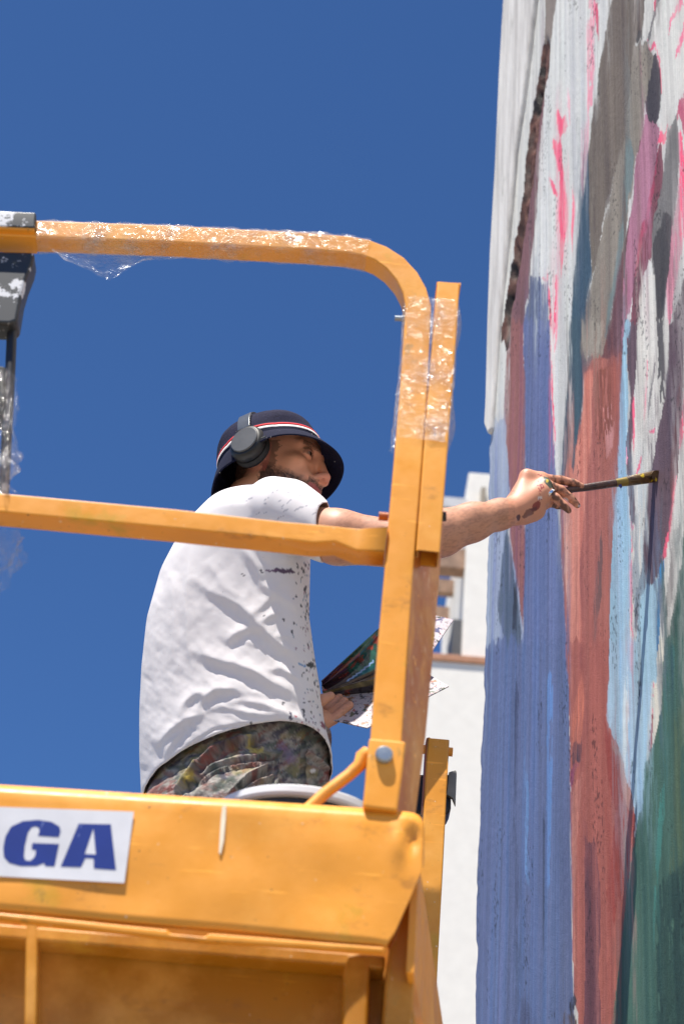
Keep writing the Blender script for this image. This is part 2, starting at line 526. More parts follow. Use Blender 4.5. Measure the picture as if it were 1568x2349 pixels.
# big blue-violet field
paint(c1((365, 1890), (482, 1890), (478, 2150), (492, 2400), (320, 2400), (340, 2100)), (90, 101, 134), (110, 122, 160), 0.2)
paint(c2((322, -20), (490, -20), (505, 400), (520, 700), (535, 1000), (555, 1300), (575, 1700), (600, 2100), (615, 2380), (300, 2380), (318, 2000), (328, 1400), (335, 1000), (328, 600)), (95, 106, 152), (84, 98, 144), 0.24)
paint(c3((120, -60), (620, -60), (655, 200), (668, 500), (675, 700), (680, 1000), (682, 1400), (685, 1700), (690, 2000), (705, 2349), (735, 4500), (-40, 4500), (60, 2349), (110, 1000)), (91, 103, 146), (80, 100, 148), 0.26)
paint(c3((530, 100), (560, 160), (560, 700), (545, 1500), (520, 1500), (525, 600)), (92, 128, 190), (86, 106, 160), 0.2, drymask=0.35)
paint(c3((330, 200), (350, 250), (340, 700), (330, 1000), (318, 700)), (56, 64, 96), None, 0.2, drymask=0.3)
paint(c3((385, 600), (420, 900), (425, 1500), (395, 1400)), (98, 132, 188), None, 0.2, drymask=0.4)
paint(c3((325, 1000), (350, 1300), (350, 2100), (325, 2000)), (52, 58, 84), None, 0.2, drymask=0.35)
paint(c3((500, 1000), (512, 1100), (508, 1900), (495, 1700)), (58, 68, 100), None, 0.2, drymask=0.3)
paint(c3((330, 2130), (400, 2200), (470, 2349), (480, 2600), (300, 2600)), (70, 76, 110), None, 0.2, drymask=0.4)
# white wedge
paint(c2((492, -20), (632, -20), (600, 300), (575, 700), (560, 1010), (540, 1010), (515, 500)), (205, 206, 212), (190, 192, 200), 0.08)
paint(c2((494, -20), (508, -20), (520, 400), (535, 800), (530, 800), (512, 450)), PINK, None, 0.1, drymask=0.4)
paint(c2((520, -20), (552, -20), (545, 120), (530, 210)), (238, 130, 160), None, 0.1, drymask=0.4)
# slate teal
paint(c1((755, 1000), (768, 1500), (778, 1850), (740, 2100), (710, 2380), (615, 2380), (650, 2000), (690, 1600), (722, 1250)), (62, 86, 106), (50, 72, 94), 0.16)
paint(c2((628, -30), (712, -30), (715, 200), (724, 400), (692, 700), (652, 950), (640, 1040), (565, 1030), (575, 850), (590, 600), (610, 300)), (62, 84, 100), (50, 68, 84), 0.16)
# salmon and brick field
paint(c2((722, 270), (800, 160), (872, 10), (1012, 10), (992, 250), (976, 500), (960, 900), (935, 1300), (905, 1600), (892, 2000), (895, 2380), (608, 2380), (600, 2100), (577, 1700), (560, 1300), (568, 1020), (640, 1020), (692, 700), (732, 400)), (164, 100, 92), (140, 82, 78), 0.26)
paint(c2((640, 1010), (700, 700), (740, 290), (790, 300), (780, 700), (730, 1200), (690, 1700), (720, 2200), (700, 2380), (640, 2300), (600, 1700), (580, 1200)), (200, 132, 120), (184, 110, 98), 0.16)
paint(c2((590, 1200), (640, 1300), (625, 1900), (590, 1700)), (188, 150, 146), None, 0.12, drymask=0.35)
paint(c2((860, 560), (940, 560), (925, 800), (880, 900), (870, 700)), (196, 138, 140), (214, 170, 176), 0.14, drymask=0.3)
paint(c2((625, 890), (640, 960), (640, 1020), (588, 1020), (600, 950)), (190, 110, 96), None, 0.1)
paint(c2((820, 300), (960, 250), (950, 620), (860, 800), (800, 700)), (134, 76, 64), (150, 84, 74), 0.2, drymask=0.42)
paint(c2((830, 1350), (850, 1500), (830, 1900), (770, 2300), (760, 2200), (800, 1800)), (110, 80, 80), None, 0.15, drymask=0.32)
paint(c3((632, -60), (912, -60), (900, 200), (890, 420), (950, 540), (1000, 700), (1050, 900), (1090, 1030), (1075, 1200), (1035, 1450), (1003, 1700), (965, 2000), (935, 2349), (905, 4500), (745, 4500), (722, 2349), (702, 2150), (692, 1700), (682, 1000), (670, 500), (655, 200)), (158, 92, 84), (136, 76, 72), 0.24)
paint(c3((690, 400), (740, 100), (760, 300), (740, 560), (690, 640)), (190, 112, 94), None, 0.14)
paint(c3((690, 900), (760, 760), (720, 1200), (700, 1700), (715, 2000), (690, 1950)), (176, 116, 108), (160, 92, 84), 0.15)
paint(c3((760, 1200), (830, 1150), (860, 1500), (850, 2000), (880, 2500), (760, 2500), (770, 1900)), (102, 64, 74), (116, 62, 64), 0.22)
paint(c3((880, 430), (1000, 700), (1085, 1040), (1030, 1400), (940, 1700), (900, 1500), (960, 1000), (900, 700)), (142, 66, 58), (120, 56, 54), 0.2)
paint(c3((930, 540), (1000, 700), (1000, 780), (1040, 800), (1082, 1020), (1050, 1010), (1000, 880), (985, 700), (925, 570)), (150, 112, 108), (172, 120, 110), 0.15, drymask=0.3)
paint(c3((690, 600), (745, 580), (740, 700), (690, 740)), (64, 52, 66), None, 0.1)
paint(c3((680, 740), (725, 730), (700, 830), (678, 860)), (128, 62, 96), None, 0.1)
paint(c3((670, 2190), (706, 2150), (712, 2230), (680, 2280)), (30, 30, 34), None, 0.1)
paint(c3((640, 2250), (700, 2270), (725, 2420), (700, 2600), (600, 2600)), (84, 68, 66), (60, 52, 52), 0.2)
# grey-brown strokes
paint(c1((932, -200), (915, 0), (870, 200), (820, 500), (780, 850), (755, 1050), (768, 1500), (780, 1860), (830, 1650), (880, 1400), (930, 1150), (1000, 900), (1040, 500), (1075, 300), (1125, 200), (1132, 0), (1140, -200)), (108, 98, 92), (88, 78, 76), 0.22)
paint(c1((1110, 262), (1180, 300), (1200, 380), (1150, 650), (1120, 800), (1062, 1150), (1012, 1500), (985, 1700), (930, 2000), (885, 2250), (865, 2380), (700, 2380), (740, 2100), (785, 1850), (830, 1650), (880, 1450), (930, 1150), (1000, 900), (1040, 500), (1060, 340)), (134, 127, 122), (116, 108, 104), 0.18)
paint(c1((1010, 900), (1060, 1100), (1000, 1500), (980, 1700), (930, 2000), (880, 2250), (870, 2250), (920, 1900), (970, 1500), (990, 1200)), (106, 122, 128), None, 0.1)
paint(c2((712, -20), (872, -20), (832, 150), (772, 215), (722, 180)), (152, 146, 141), (140, 132, 126), 0.1)
paint(c2((712, 170), (760, 212), (800, 205), (765, 275), (718, 285)), (88, 78, 88), None, 0.1)
paint(c1((1118, 170), (1132, 220), (1085, 285), (1075, 270)), (36, 35, 38), None, 0.1)
paint(c1((1200, 385), (1232, 420), (1242, 600), (1232, 740), (1200, 828), (1152, 795), (1140, 700), (1160, 560), (1180, 450)), (66, 61, 68), (58, 54, 60), 0.08)
# mauve pink stroke
paint(c1((1090, 950), (1055, 1350), (1005, 1600), (950, 1850), (915, 2100), (850, 2400), (1002, 2400), (1002, 1800), (1045, 1400), (1110, 900)), (104, 68, 72), (86, 58, 66), 0.2)
paint(c1((1142, 765), (1200, 830), (1228, 862), (1218, 980), (1192, 1200), (1132, 1500), (1092, 1700), (1052, 1950), (1022, 2150), (1005, 2349), (985, 2349), (992, 1900), (1012, 1650), (1052, 1300), (1072, 1100), (1112, 850)), (162, 112, 138), (148, 96, 122), 0.14)
paint(c1((1232, 940), (1192, 1200), (1102, 1600), (1055, 1930), (1020, 2349), (1090, 2349), (1120, 1900), (1170, 1750), (1190, 1500), (1250, 1150)), (122, 70, 84), (98, 66, 78), 0.22)
paint(c1((1225, 960), (1190, 1180), (1100, 1600), (1065, 1850), (1085, 1850), (1125, 1600), (1200, 1250)), (160, 62, 92), None, 0.15, drymask=0.35)
# upper right white
paint(c1((1140, -200), (1132, 0), (1126, 250), (1190, 300), (1232, 400), (1243, 600), (1235, 860), (1292, 880), (1399, 600), (1800, -200)), (203, 203, 208), (192, 192, 198), 0.05)
paint(c1((1225, -40), (1250, -40), (1170, 250), (1152, 262)), (120, 118, 124), None, 0.1, drymask=0.3)
paint(c1((1200, -40), (1215, -20), (1205, 90), (1196, 80)), DPINK, None, 0.1)
paint(c1((1365, -40), (1400, -20), (1335, 130), (1290, 260), (1300, 170), (1345, 50)), (228, 122, 158), None, 0.1)
paint(c1((1395, 130), (1420, 150), (1350, 380), (1338, 390), (1370, 250)), (228, 122, 158), None, 0.1)
paint(c1((1232, 390), (1248, 600), (1240, 660), (1240, 560), (1225, 400)), PINK, None, 0.1)
paint(c1((1140, 250), (1200, 300), (1240, 400), (1225, 400), (1190, 320)), (226, 98, 138), None, 0.1, drymask=0.35)
paint(c1((1230, 880), (1290, 870), (1270, 930), (1210, 985)), PINK, None, 0.1)
paint(c1((1290, 880), (1345, 760), (1399, 640), (1399, 600), (1500, 400), (1560, 800), (1399, 900), (1370, 760), (1300, 900)), (180, 92, 120), (206, 204, 210), 0.2)
# charcoal stroke
paint(c1((1350, 735), (1368, 900), (1362, 1200), (1332, 1500), (1312, 1750), (1272, 2100), (1255, 2400), (1222, 2400), (1200, 1900), (1168, 1750), (1190, 1500), (1250, 1150), (1270, 950)), (118, 116, 120), (82, 80, 84), 0.3)
paint(c1((1260, 1400), (1330, 1500), (1312, 1750), (1272, 2100), (1225, 2300), (1200, 1850), (1180, 1700)), (70, 67, 70), (58, 56, 60), 0.14)
paint(c1((1366, 880), (1399, 1000), (1560, 900), (1560, 1500), (1399, 1600), (1332, 2000), (1305, 2200), (1255, 2250), (1285, 1900), (1328, 1550), (1364, 1250)), (206, 132, 158), (202, 198, 206), 0.14, 0.5)
paint(c1((1378, 900), (1399, 960), (1410, 1100), (1385, 1600), (1365, 1600), (1372, 1250)), PINK, None, 0.1, drymask=0.4)
# light blue ribbon, left
paint(c2((1008, -30), (1042, -30), (1015, 250), (1022, 600), (1012, 900), (1022, 1200), (1042, 1600), (1032, 2000), (1060, 2400), (888, 2400), (890, 2000), (902, 1600), (932, 1300), (957, 900), (976, 500), (990, 250)), (148, 184, 214), (136, 170, 204), 0.1)
paint(c3((908, -60), (1200, -60), (1172, 300), (1152, 600), (1132, 1000), (1092, 1112), (1080, 1000), (1042, 850), (1002, 700), (950, 540), (888, 420), (900, 200)), (158, 186, 216), (136, 172, 212), 0.12)
paint(c3((1010, 200), (1040, 100), (1045, 500), (1020, 760), (1000, 680)), (196, 210, 226), None, 0.08, drymask=0.3)
# speckled white centre
paint(c2((1085, -30), (1302, -30), (1292, 300), (1252, 700), (1182, 950), (1152, 1150), (1132, 1500), (1102, 1750), (1062, 1900), (1062, 2085), (1038, 2040), (1040, 1700), (1052, 1400), (1072, 1250), (1062, 1000), (1052, 800), (1080, 500)), (202, 201, 204), (188, 187, 190), 0.07)
paint(c1((1150, 1880), (1192, 1850), (1202, 2000), (1225, 2400), (1085, 2400), (1110, 2150)), (204, 203, 206), None, 0.06)
paint(c2((1215, -30), (1262, -20), (1275, 300), (1262, 560), (1240, 540), (1250, 300), (1225, 400), (1222, 150)), (92, 90, 94), None, 0.15, drymask=0.4)
paint(c2((1200, 250), (1215, 260), (1130, 850), (1110, 950), (1118, 800)), (132, 130, 136), None, 0.1, drymask=0.4)
paint(c2((1155, 150), (1168, 160), (1135, 620), (1125, 680), (1130, 560)), (226, 110, 150), None, 0.1, drymask=0.35)
paint(c2((1165, 700), (1190, 670), (1218, 720), (1190, 705)), (228, 110, 146), None, 0.1)
paint(c2((1070, 950), (1110, 870), (1112, 910), (1080, 985)), PINK, None, 0.1)
paint(c2((1120, 700), (1190, 780), (1180, 880), (1140, 800)), (150, 148, 152), None, 0.1, drymask=0.45)
paint(c2((1040, -20), (1092, -20), (1084, 250), (1066, 500), (1058, 620), (1044, 900), (1064, 1200), (1070, 1370), (1034, 1310), (1020, 1000), (1012, 800), (1040, 500), (1018, 300)), (96, 76, 88), (76, 62, 74), 0.18)
paint(c2((1050, 560), (1074, 480), (1066, 650), (1054, 830)), PINK, None, 0.1, drymask=0.35)
paint(c2((1035, 1310), (1062, 1370), (1052, 1420), (1040, 1360)), (230, 140, 170), None, 0.1)
paint(c2((1010, 790), (1024, 880), (1020, 960), (1012, 880)), (232, 130, 165), None, 0.1)
paint(c2((1042, 1400), (1054, 1450), (1046, 2000), (1062, 2085), (1040, 2040), (1036, 1750)), (232, 138, 166), None, 0.1, drymask=0.3)
# dark purple figure
paint(c1((1399, 1880), (1345, 2080), (1308, 2400), (1560, 2400), (1560, 1700)), (78, 58, 70), (66, 50, 62), 0.15)
paint(c2((1308, -30), (1560, -30), (1399, 200), (1372, 700), (1352, 1000), (1302, 1400), (1270, 1550), (1215, 1680), (1160, 1752), (1110, 1822), (1072, 2065), (1060, 1900), (1070, 1780), (1115, 1650), (1132, 1400), (1152, 1150), (1192, 900), (1252, 650), (1290, 300)), (92, 74, 86), (78, 64, 78), 0.16)
paint(c2((1350, 500), (1399, 250), (1372, 750), (1352, 1000), (1312, 1250), (1300, 1000)), (100, 70, 76), None, 0.15)
# right white strip with pink border
paint(c2((1372, 690), (1399, 500), (1560, 400), (1560, 1300), (1399, 1420), (1352, 1700), (1322, 2000), (1260, 2380), (1212, 2380), (1240, 2000), (1262, 1700), (1282, 1550), (1302, 1400), (1352, 1000)), (202, 202, 205), (188, 188, 192), 0.06)
paint(c2((1320, 1400), (1375, 1350), (1340, 1650), (1300, 2000), (1262, 2000), (1300, 1700)), (150, 148, 151), (168, 166, 170), 0.1, drymask=0.25)
paint(c2((1399, 480), (1372, 690), (1362, 850), (1375, 850), (1399, 650)), PINK, None, 0.1, drymask=0.3)
paint(c2((1350, 1010), (1300, 1400), (1282, 1560), (1240, 1560), (1270, 1500), (1296, 1350), (1340, 1000)), (226, 90, 124), None, 0.1, drymask=0.2)
paint(c3((1200, 150), (1215, 180), (1198, 400), (1185, 480), (1190, 300)), (226, 120, 140), None, 0.1, drymask=0.3)
paint(c3((1212, -60), (1272, -60), (1242, 300), (1215, 500), (1180, 605), (1188, 400), (1200, 200)), (204, 202, 199), None, 0.06)
paint(c3((1180, 380), (1190, 400), (1180, 620), (1160, 700), (1160, 600)), (150, 70, 80), None, 0.1)
# bright blue
paint(c2((1265, 1560), (1262, 1750), (1240, 2000), (1218, 2250), (1210, 2400), (1055, 2400), (1078, 2100), (1098, 1850), (1160, 1745), (1218, 1680)), (150, 184, 212), (136, 172, 206), 0.1)
paint(c2((1268, 1560), (1262, 1750), (1240, 2000), (1225, 2200), (1215, 2150), (1222, 1850), (1228, 1650)), (58, 128, 186), None, 0.1)
# green
paint(c2((1560, 1000), (1399, 1380), (1372, 1600), (1332, 1900), (1292, 2150), (1258, 2400), (1560, 2400)), (52, 84, 80), (40, 72, 66), 0.22)
paint(c3((1272, -60), (1560, -60), (1560, 4500), (905, 4500), (935, 2349), (965, 2000), (1003, 1700), (1035, 1450), (1072, 1200), (1092, 1110), (1132, 950), (1142, 700), (1180, 605), (1215, 500), (1242, 300)), (66, 98, 90), (52, 84, 80), 0.2)
paint(c3((1240, 900), (1270, 850), (1250, 1300), (1215, 1500), (1205, 1900), (1190, 1800), (1215, 1250)), (66, 122, 120), None, 0.14, drymask=0.35)
paint(c3((1270, 0), (1330, 0), (1290, 700), (1270, 1000), (1240, 600)), (62, 104, 104), (50, 80, 90), 0.16, drymask=0.3)
paint(c3((1330, 400), (1420, 300), (1420, 1300), (1300, 1500), (1310, 900)), (72, 92, 74), None, 0.16, drymask=0.4)
paint(c3((1220, 1500), (1420, 1300), (1420, 4500), (1200, 4500)), (40, 66, 64), (34, 56, 56), 0.2, drymask=0.3)
# feathered edges, wet-in-wet smears and single brush strokes
def vsmear(c, k):
    cs = np.cumsum(np.concatenate([np.repeat(c[:, :1], k + 1, 1), c, np.repeat(c[:, -1:], k, 1)], 1), 1)
    return (cs[:, 2 * k + 1:] - cs[:, :-(2 * k + 1)]) / (2 * k + 1)
def hsmear(c, k):
    cs = np.cumsum(np.concatenate([np.repeat(c[:1], k + 1, 0), c, np.repeat(c[-1:], k, 0)], 0), 0)
    return (cs[2 * k + 1:] - cs[:-(2 * k + 1)]) / (2 * k + 1)
sm1 = vsmear(hsmear(col, 1), 5)
mk = np.clip((st2 - 0.42) * 3.0, 0.05, 0.6)[..., None]
col = col * (1 - mk) + sm1 * mk
dW = (W1 + 0.36) / (nw - 41); dZ = (Z1 - Z0) / (nz - 1)
sr = np.random.default_rng(77)
for q in range(800):
    i0 = sr.integers(42, nw - 3); j0 = sr.integers(20, nz - 20)
    hwid = int(sr.integers(1, 9)); hl_ = int(sr.integers(12, 95))
    si = int(np.clip(i0 + sr.integers(-5, 6), 0, nw - 1)); sj = int(np.clip(j0 + sr.integers(-40, 41), 0, nz - 1))
    src = col[si, sj].copy()
    if np.abs(src - col[i0, j0]).max() > 0.12: src = col[i0, j0] * sr.uniform(0.72, 1.22)
    src = src * sr.uniform(0.82, 1.18) * (1 + sr.uniform(-.05, .05, 3))
    ia, ib = max(i0 - hwid, 0), min(i0 + hwid + 1, nw); ja, jb = max(j0 - hl_, 0), min(j0 + hl_ + 1, nz)
    jj = np.abs(np.arange(ja, jb) - j0) / hl_; ii = np.abs(np.arange(ia, ib) - i0) / (hwid + .5)
    fall = np.clip((1 - jj) * 2.0, 0, 1)[None, :] * np.clip((1 - ii) * 1.8, 0, 1)[:, None]
    al = fall * np.clip((dry[ia:ib, ja:jb] - 0.3) * 3.2, 0, 1) * sr.uniform(.2, .6)
    col[ia:ib, ja:jb] = col[ia:ib, ja:jb] * (1 - al[..., None]) + src * al[..., None]
lines = fbm(GW * 210, GZ * 0.9, 201, 2); lines2 = fbm(GW * 95, GZ * 0.45, 207, 2)
col *= (1 + (np.clip((lines - .5) * 1.5, -.5, .5) * .16 + np.clip((lines2 - .5) * 1.6, -.5, .5) * .24))[..., None]
# pits where the roller missed
pit = vnoise(GW * 190, GZ * 120, 88) * vnoise(GW * 23, GZ * 5, 89)
pm = pit > 0.66
col[pm] *= 0.42
# brown crack beside the raised band: broken plaster, set back
cr = in_poly(QX, QY, c1((478, 285), (500, 300), (480, 480), (438, 700), (398, 1050), (348, 1400), (302, 1700), (254, 2000), (222, 2250), (190, 2250), (222, 2000), (266, 1700), (310, 1400), (358, 1000), (404, 650), (440, 400)))
crn = fbm(GW * 34, GZ * 17, 93, 4)
crc = lin((98, 68, 58))[None, :] * 1.0
crs = hsmear(vsmear(cr[..., None].astype(float), 4), 2)[..., 0]
cr2 = crs > 0.02
col[cr2] = (lin((104, 70, 58)) * np.clip((crn - 0.27) * 2.4, 0.08, 1.2)[..., None])[cr2]
gs = in_poly(QX, QY, c1((470, -200), (560, -200), (545, 0), (500, 300), (455, 300), (465, 100)))  # grey shade cast beside the band's top, painted into the wall colour
col[gs] = (pc((128, 118, 116)) * (0.9 + 0.2 * st1[..., None]))[gs]
# relief: trowelled plaster
rel = (fbm(GW * 6, GZ * 2.6, 101, 3) - 0.5) * 0.008 + (st1 - 0.5) * 0.0010 + (fbm(GW * 120, GZ * 80, 103, 2) - 0.5) * 0.0010
rel = rel - crs * 0.022 * (1.25 - crn)
cz = np.abs(GWj) + np.abs(GZ - PC[2])
rel *= np.clip(cz / 0.08, 0.0, 1)
verts = base + rel[..., None] * WN
verts[-1] -= 0.02 * WN
nI, nJ = GW.shape
idx = np.arange(nI * nJ).reshape(nI, nJ)
quads = np.stack([idx[:-1, :-1], idx[1:, :-1], idx[1:, 1:], idx[:-1, 1:]], -1).reshape(-1, 4)
MURAL = mat_attr("mural_paint", 0.62, 300, 0.5, 0.003, spec=0.3)
big_mesh("plaster_face", verts.reshape(-1, 3), quads, MURAL, wall, np.clip(col.reshape(-1, 3), 0, 0.9))
PLASTER = mat_plain("white_plaster", (214, 212, 208), 0.85, var=0.10, bscale=45, bstr=0.5)
def wpt(w, off, z): return PC * np.array([1, 1, 0]) + WD * w + WN * off + np.array([0, 0, z])
def wall_block(name, wa, wb, oa, ob, za, zb, mat):
    lo = [wpt(w, o, za) for w, o in ((wa, oa), (wb, oa), (wb, ob), (wa, ob))]
    hi = [wpt(w, o, zb) for w, o in ((wa, oa), (wb, oa), (wb, ob), (wa, ob))]
    return prism3(name, np.array(lo), np.array(hi), mat, wall, 0.004)
wall_block("wall_core", -3.0, W1 - 0.045, -0.45, -0.06, 0.0, 8.3, PLASTER)
wall_block("lower_plaster", -3.0, W1 - 0.03, -0.058, -0.004, 0.0, Z0 - 0.002, PLASTER)
wall_block("near_plaster", -3.0, W0 - 0.002, -0.058, -0.004, Z0, Z1, PLASTER)
# raised white band at the top of the far edge
bl = [(1163, -260), (1151, 0), (1141, 171), (1132, 376), (1120, 581), (1114, 749), (1110, 915), (1107, 975), (1116, 998)]
brr = [(1122, 985), (1127, 915), (1136, 790), (1152, 620), (1166, 478), (1178, 342), (1196, 222), (1204, 154), (1214, 68), (1222, 0), (1262, -260)]
bf = []
for q in bl + brr: bf.append(Wl(q[0], q[1], 0.016))
bf = np.array(bf)
def slab_mat():
    m, nt, b = new_mat("band_plaster")
    v = stretched(nt, (1, 1, .08))
    c = ramp(nt, noise_node(nt, 26, 5, .6, v), [(.3, rgba((168, 164, 160))), (.55, rgba((208, 205, 200))), (.75, rgba((220, 218, 214)))])
    c = mixc(nt, step(nt, noise_node(nt, 14, 5, .6, stretched(nt, (1, 1, .25))), .60, .72), c, rgba((150, 148, 140)))
    nt.links.new(c, b.inputs["Base Color"]); b.inputs["Roughness"].default_value = .85
    bump(nt, b, noise_node(nt, 38, 5, .6, stretched(nt, (1, 1, .3))), .6, .004)
    return m
SLAB = slab_mat()
prism3("raised_band", bf, bf - WN * 0.10, SLAB, wall, 0.012)

# ------------------------------------------------------------------ white house far behind
house = empty("white_house", (1.0, 15, 0), "far white rendered house with a tiled roof terrace edge and timber pergola", "house")
HW = mat_plain("house_render", (232, 228, 219), 0.9, var=0.04, bscale=4, bstr=0.2)
TERR = mat_plain("terracotta_coping", (176, 128, 100), 0.85, var=0.2)
TIMB = mat_plain("pergola_timber", (146, 118, 98), 0.8, var=0.35)
GREYW = mat_plain("grey_lintel", (196, 196, 198), 0.8)
YH = 15.0
def hpts(px): return [Yp(x, y, YH) for x, y in px]
tl_ = Yp(940, 1522, YH); tr_ = Yp(1300, 1522, YH); zt = tr_[2] - .3
xl = Yp(975, 1522, YH)[0]; xr = xl + 4.0
zc = Yp(1040, 1520, YH)[2]
box("lower_wall", (xl, YH, 0), (xr, YH + 6, zc), HW, house)
box("coping", (xl - .03, YH - .025, zc + 0.002), (xr, YH + 0.5, zc + 0.075), TERR, house, 0.01)
xp = Yp(1068, 1300, YH)[0]; zp = Yp(1090, 1078, YH)[2]
box("pillar", (xp, YH + .05, zc + 0.078), (xp + 2.5, YH + 3, zp), HW, house, 0.01)
zl = Yp(1045, 1128, YH)[2]; zl2 = Yp(1045, 1150, YH)[2]
box("lintel", (xp - .42, YH + .1, zl2), (xp - 0.003, YH + .3, zl), GREYW, house)
zr0 = Yp(1045, 1286, YH)[2]
for k in range(4):
    box("rafter", (xp - .40, YH + .32 + .55 * k, zl2 - .16 - 0.0), (xp - 0.003, YH + .42 + .55 * k, zl2 - 0.002), TIMB, house)
box("beam", (xp - .42, YH + .12, zr0), (xp - 0.003, YH + .3, zr0 + .22), TIMB, house)
xs = Yp(1048, 1450, YH)[0]
box("shutter", (xs - .03, YH + .2, zc + .078), (xs + .06, YH + .75, Yp(1045, 1395, YH)[2]), mat_plain("shutter_grey", (70, 72, 76), 0.6), house)
HS = mat_plain("stair_niche", (150, 140, 125), 0.8)
box("wall_lamp", (xp + .12, YH - .02, Yp(1110, 1165, YH)[2]), (xp + .17, YH + .048, Yp(1110, 1120, YH)[2]), HS, house)

# ------------------------------------------------------------------ lifting platform
YF = 2.4
plat = empty("aerial_platform", (-0.5, 3.1, 0), "orange lifting work platform with toe board, guard rails and worn paint", "work platform")
def pl(*q): return [Yp(x, y, YF) for x, y in q]
# toe board, subdivided so that it can carry a dent and slight waviness
def toe():
    top = [(-900, 1738), (0, 1800), (500, 1832), (900, 1858), (945, 1864), (964, 1872), (973, 1892), (972, 1985)]
    bot = [(-900, 2005), (0, 2086), (430, 2125), (600, 2140), (800, 2160), (860, 2164), (885, 2168), (905, 2138)]
    n = 90; m = 16
    def interp(pts, t):
        L = [0]
        for a, b in zip(pts, pts[1:]): L.append(L[-1] + math.hypot(b[0] - a[0], b[1] - a[1]))
        s = t * L[-1]
        for i in range(len(pts) - 1):
            if s <= L[i + 1] + 1e-9:
                k = (s - L[i]) / max(L[i + 1] - L[i], 1e-9)
                return (pts[i][0] + k * (pts[i + 1][0] - pts[i][0]), pts[i][1] + k * (pts[i + 1][1] - pts[i][1]))
        return pts[-1]
    V = []; 
    for i in range(n + 1):
        t = i / n; t = 1 - (1 - t) ** 1.5
        a = interp(top, t); b = interp(bot, t)
        for j in range(m + 1):
            s = j / m
            x = a[0] + (b[0] - a[0]) * s; y = a[1] + (b[1] - a[1]) * s
            dent = 0.010 * math.exp(-(((x - 945) / 16) ** 2 + ((y - 1925) / 26) ** 2)) - 0.008 * math.exp(-(((x - 915) / 18) ** 2 + ((y - 1935) / 40) ** 2))
            roll = 0.004 * max(0, 1 - s / 0.06) ** 2
            wav = 0.0015 * math.sin(x * 0.013 + 1) * math.sin(y * .03)
            V.append(Yp(x, y, YF + dent + roll + wav))
    Fq = [[i * (m + 1) + j, (i + 1) * (m + 1) + j, (i + 1) * (m + 1) + j + 1, i * (m + 1) + j + 1] for i in range(n) for j in range(m)]
    o = mesh_obj("toe_board", V, Fq, ORANGE, plat, smooth=True)
    md = o.modifiers.new("sheet", 'SOLIDIFY'); md.thickness = 0.012; md.offset = -1
    fn = o.data.polygons[len(Fq) // 2].normal
    if fn.y > 0: md.offset = 1
    return o
toe()
# folded lip under the toe board, with a cut in it
prism("bottom_lip", [(-900, 2012), (0, 2093), (385, 2132), (390, 2140), (470, 2148), (478, 2140), (884, 2172), (878, 2182), (470, 2158), (385, 2150), (0, 2106), (-900, 2026)], YF - 0.001, YF + 0.014, ORANGE, plat, 0.003)
# recessed chassis frame under the floor
prism("chassis_frame", [(-900, 1930), (0, 2040), (880, 2100), (966, 1990), (945, 2349), (930, 2640), (-900, 2500)], YF + 0.15, YF + 0.20, ORANGE_SHADED, plat, 0.004)
prism("frame_rib", [(60, 2100), (88, 2100), (80, 2600), (52, 2600)], YF + 0.10, YF + 0.1495, ORANGE_SHADED, plat, 0.004)
prism("frame_rib", [(790, 2185), (850, 2190), (832, 2640), (775, 2630)], YF + 0.10, YF + 0.1495, ORANGE_SHADED, plat, 0.006)
prism("frame_rib", [(-520, 2060), (-492, 2060), (-496, 2560), (-524, 2560)], YF + 0.10, YF + 0.1495, ORANGE_SHADED, plat, 0.004)
prism("frame_flange", [(892, 2178), (905, 2150), (950, 2010), (962, 1990), (945, 2349), (930, 2640), (862, 2630), (880, 2349)], YF + 0.06, YF + 0.1495, ORANGE_SHADED, plat, 0.004)
prism("frame_rail", [(-900, 2035), (0, 2118), (884, 2192), (882, 2222), (0, 2150), (-900, 2066)], YF + 0.101, YF + 0.1496, ORANGE_SHADED, plat, 0.004)
# floor
fl = np.array([[-1.3, 2.62, 2.50], [0.13, 2.62, 2.50], [0.33, 3.85, 2.50], [-1.3, 3.85, 2.50]])
FLOORM = mat_plain("chequer_plate", (120, 122, 126), 0.5, 0.5)
prism3("floor_plate", fl, fl - np.array([0, 0, 0.04]), FLOORM, plat, 0.004)
# top guard rail bent down into the corner post
hoop = [(-900, 479), (-300, 506), (85, 524), (366, 534), (700, 552), (800, 560), (838, 567), (872, 580), (905, 602), (932, 632), (950, 665), (959, 700), (956, 760), (948, 900), (936, 1050), (925, 1180), (916, 1290), (901, 1480), (886, 1690), (873, 1850)]
ws = [0.038] * 8 + [0.040, 0.041, 0.042, 0.043, 0.043, 0.044, 0.044, 0.044, 0.043, 0.044, 0.0445, 0.0445]
HP = pl(*hoop)
sweep("guard_rail", HP, ws, 0.040, ORANGE, plat, 0.0032)
# square tube bolted beside it
sweep("side_tube", pl((1028, 648), (1020, 760), (1003, 970), (981, 1263)), [0.038, 0.039, 0.0385, 0.0365], 0.046, ORANGE, plat, 0.003, cap=False, solid=0.004)
prism("tube_cap", [(1001, 647), (1056, 649), (1056, 654), (1001, 652)], YF + 0.002, YF + 0.044, ORANGE, plat)
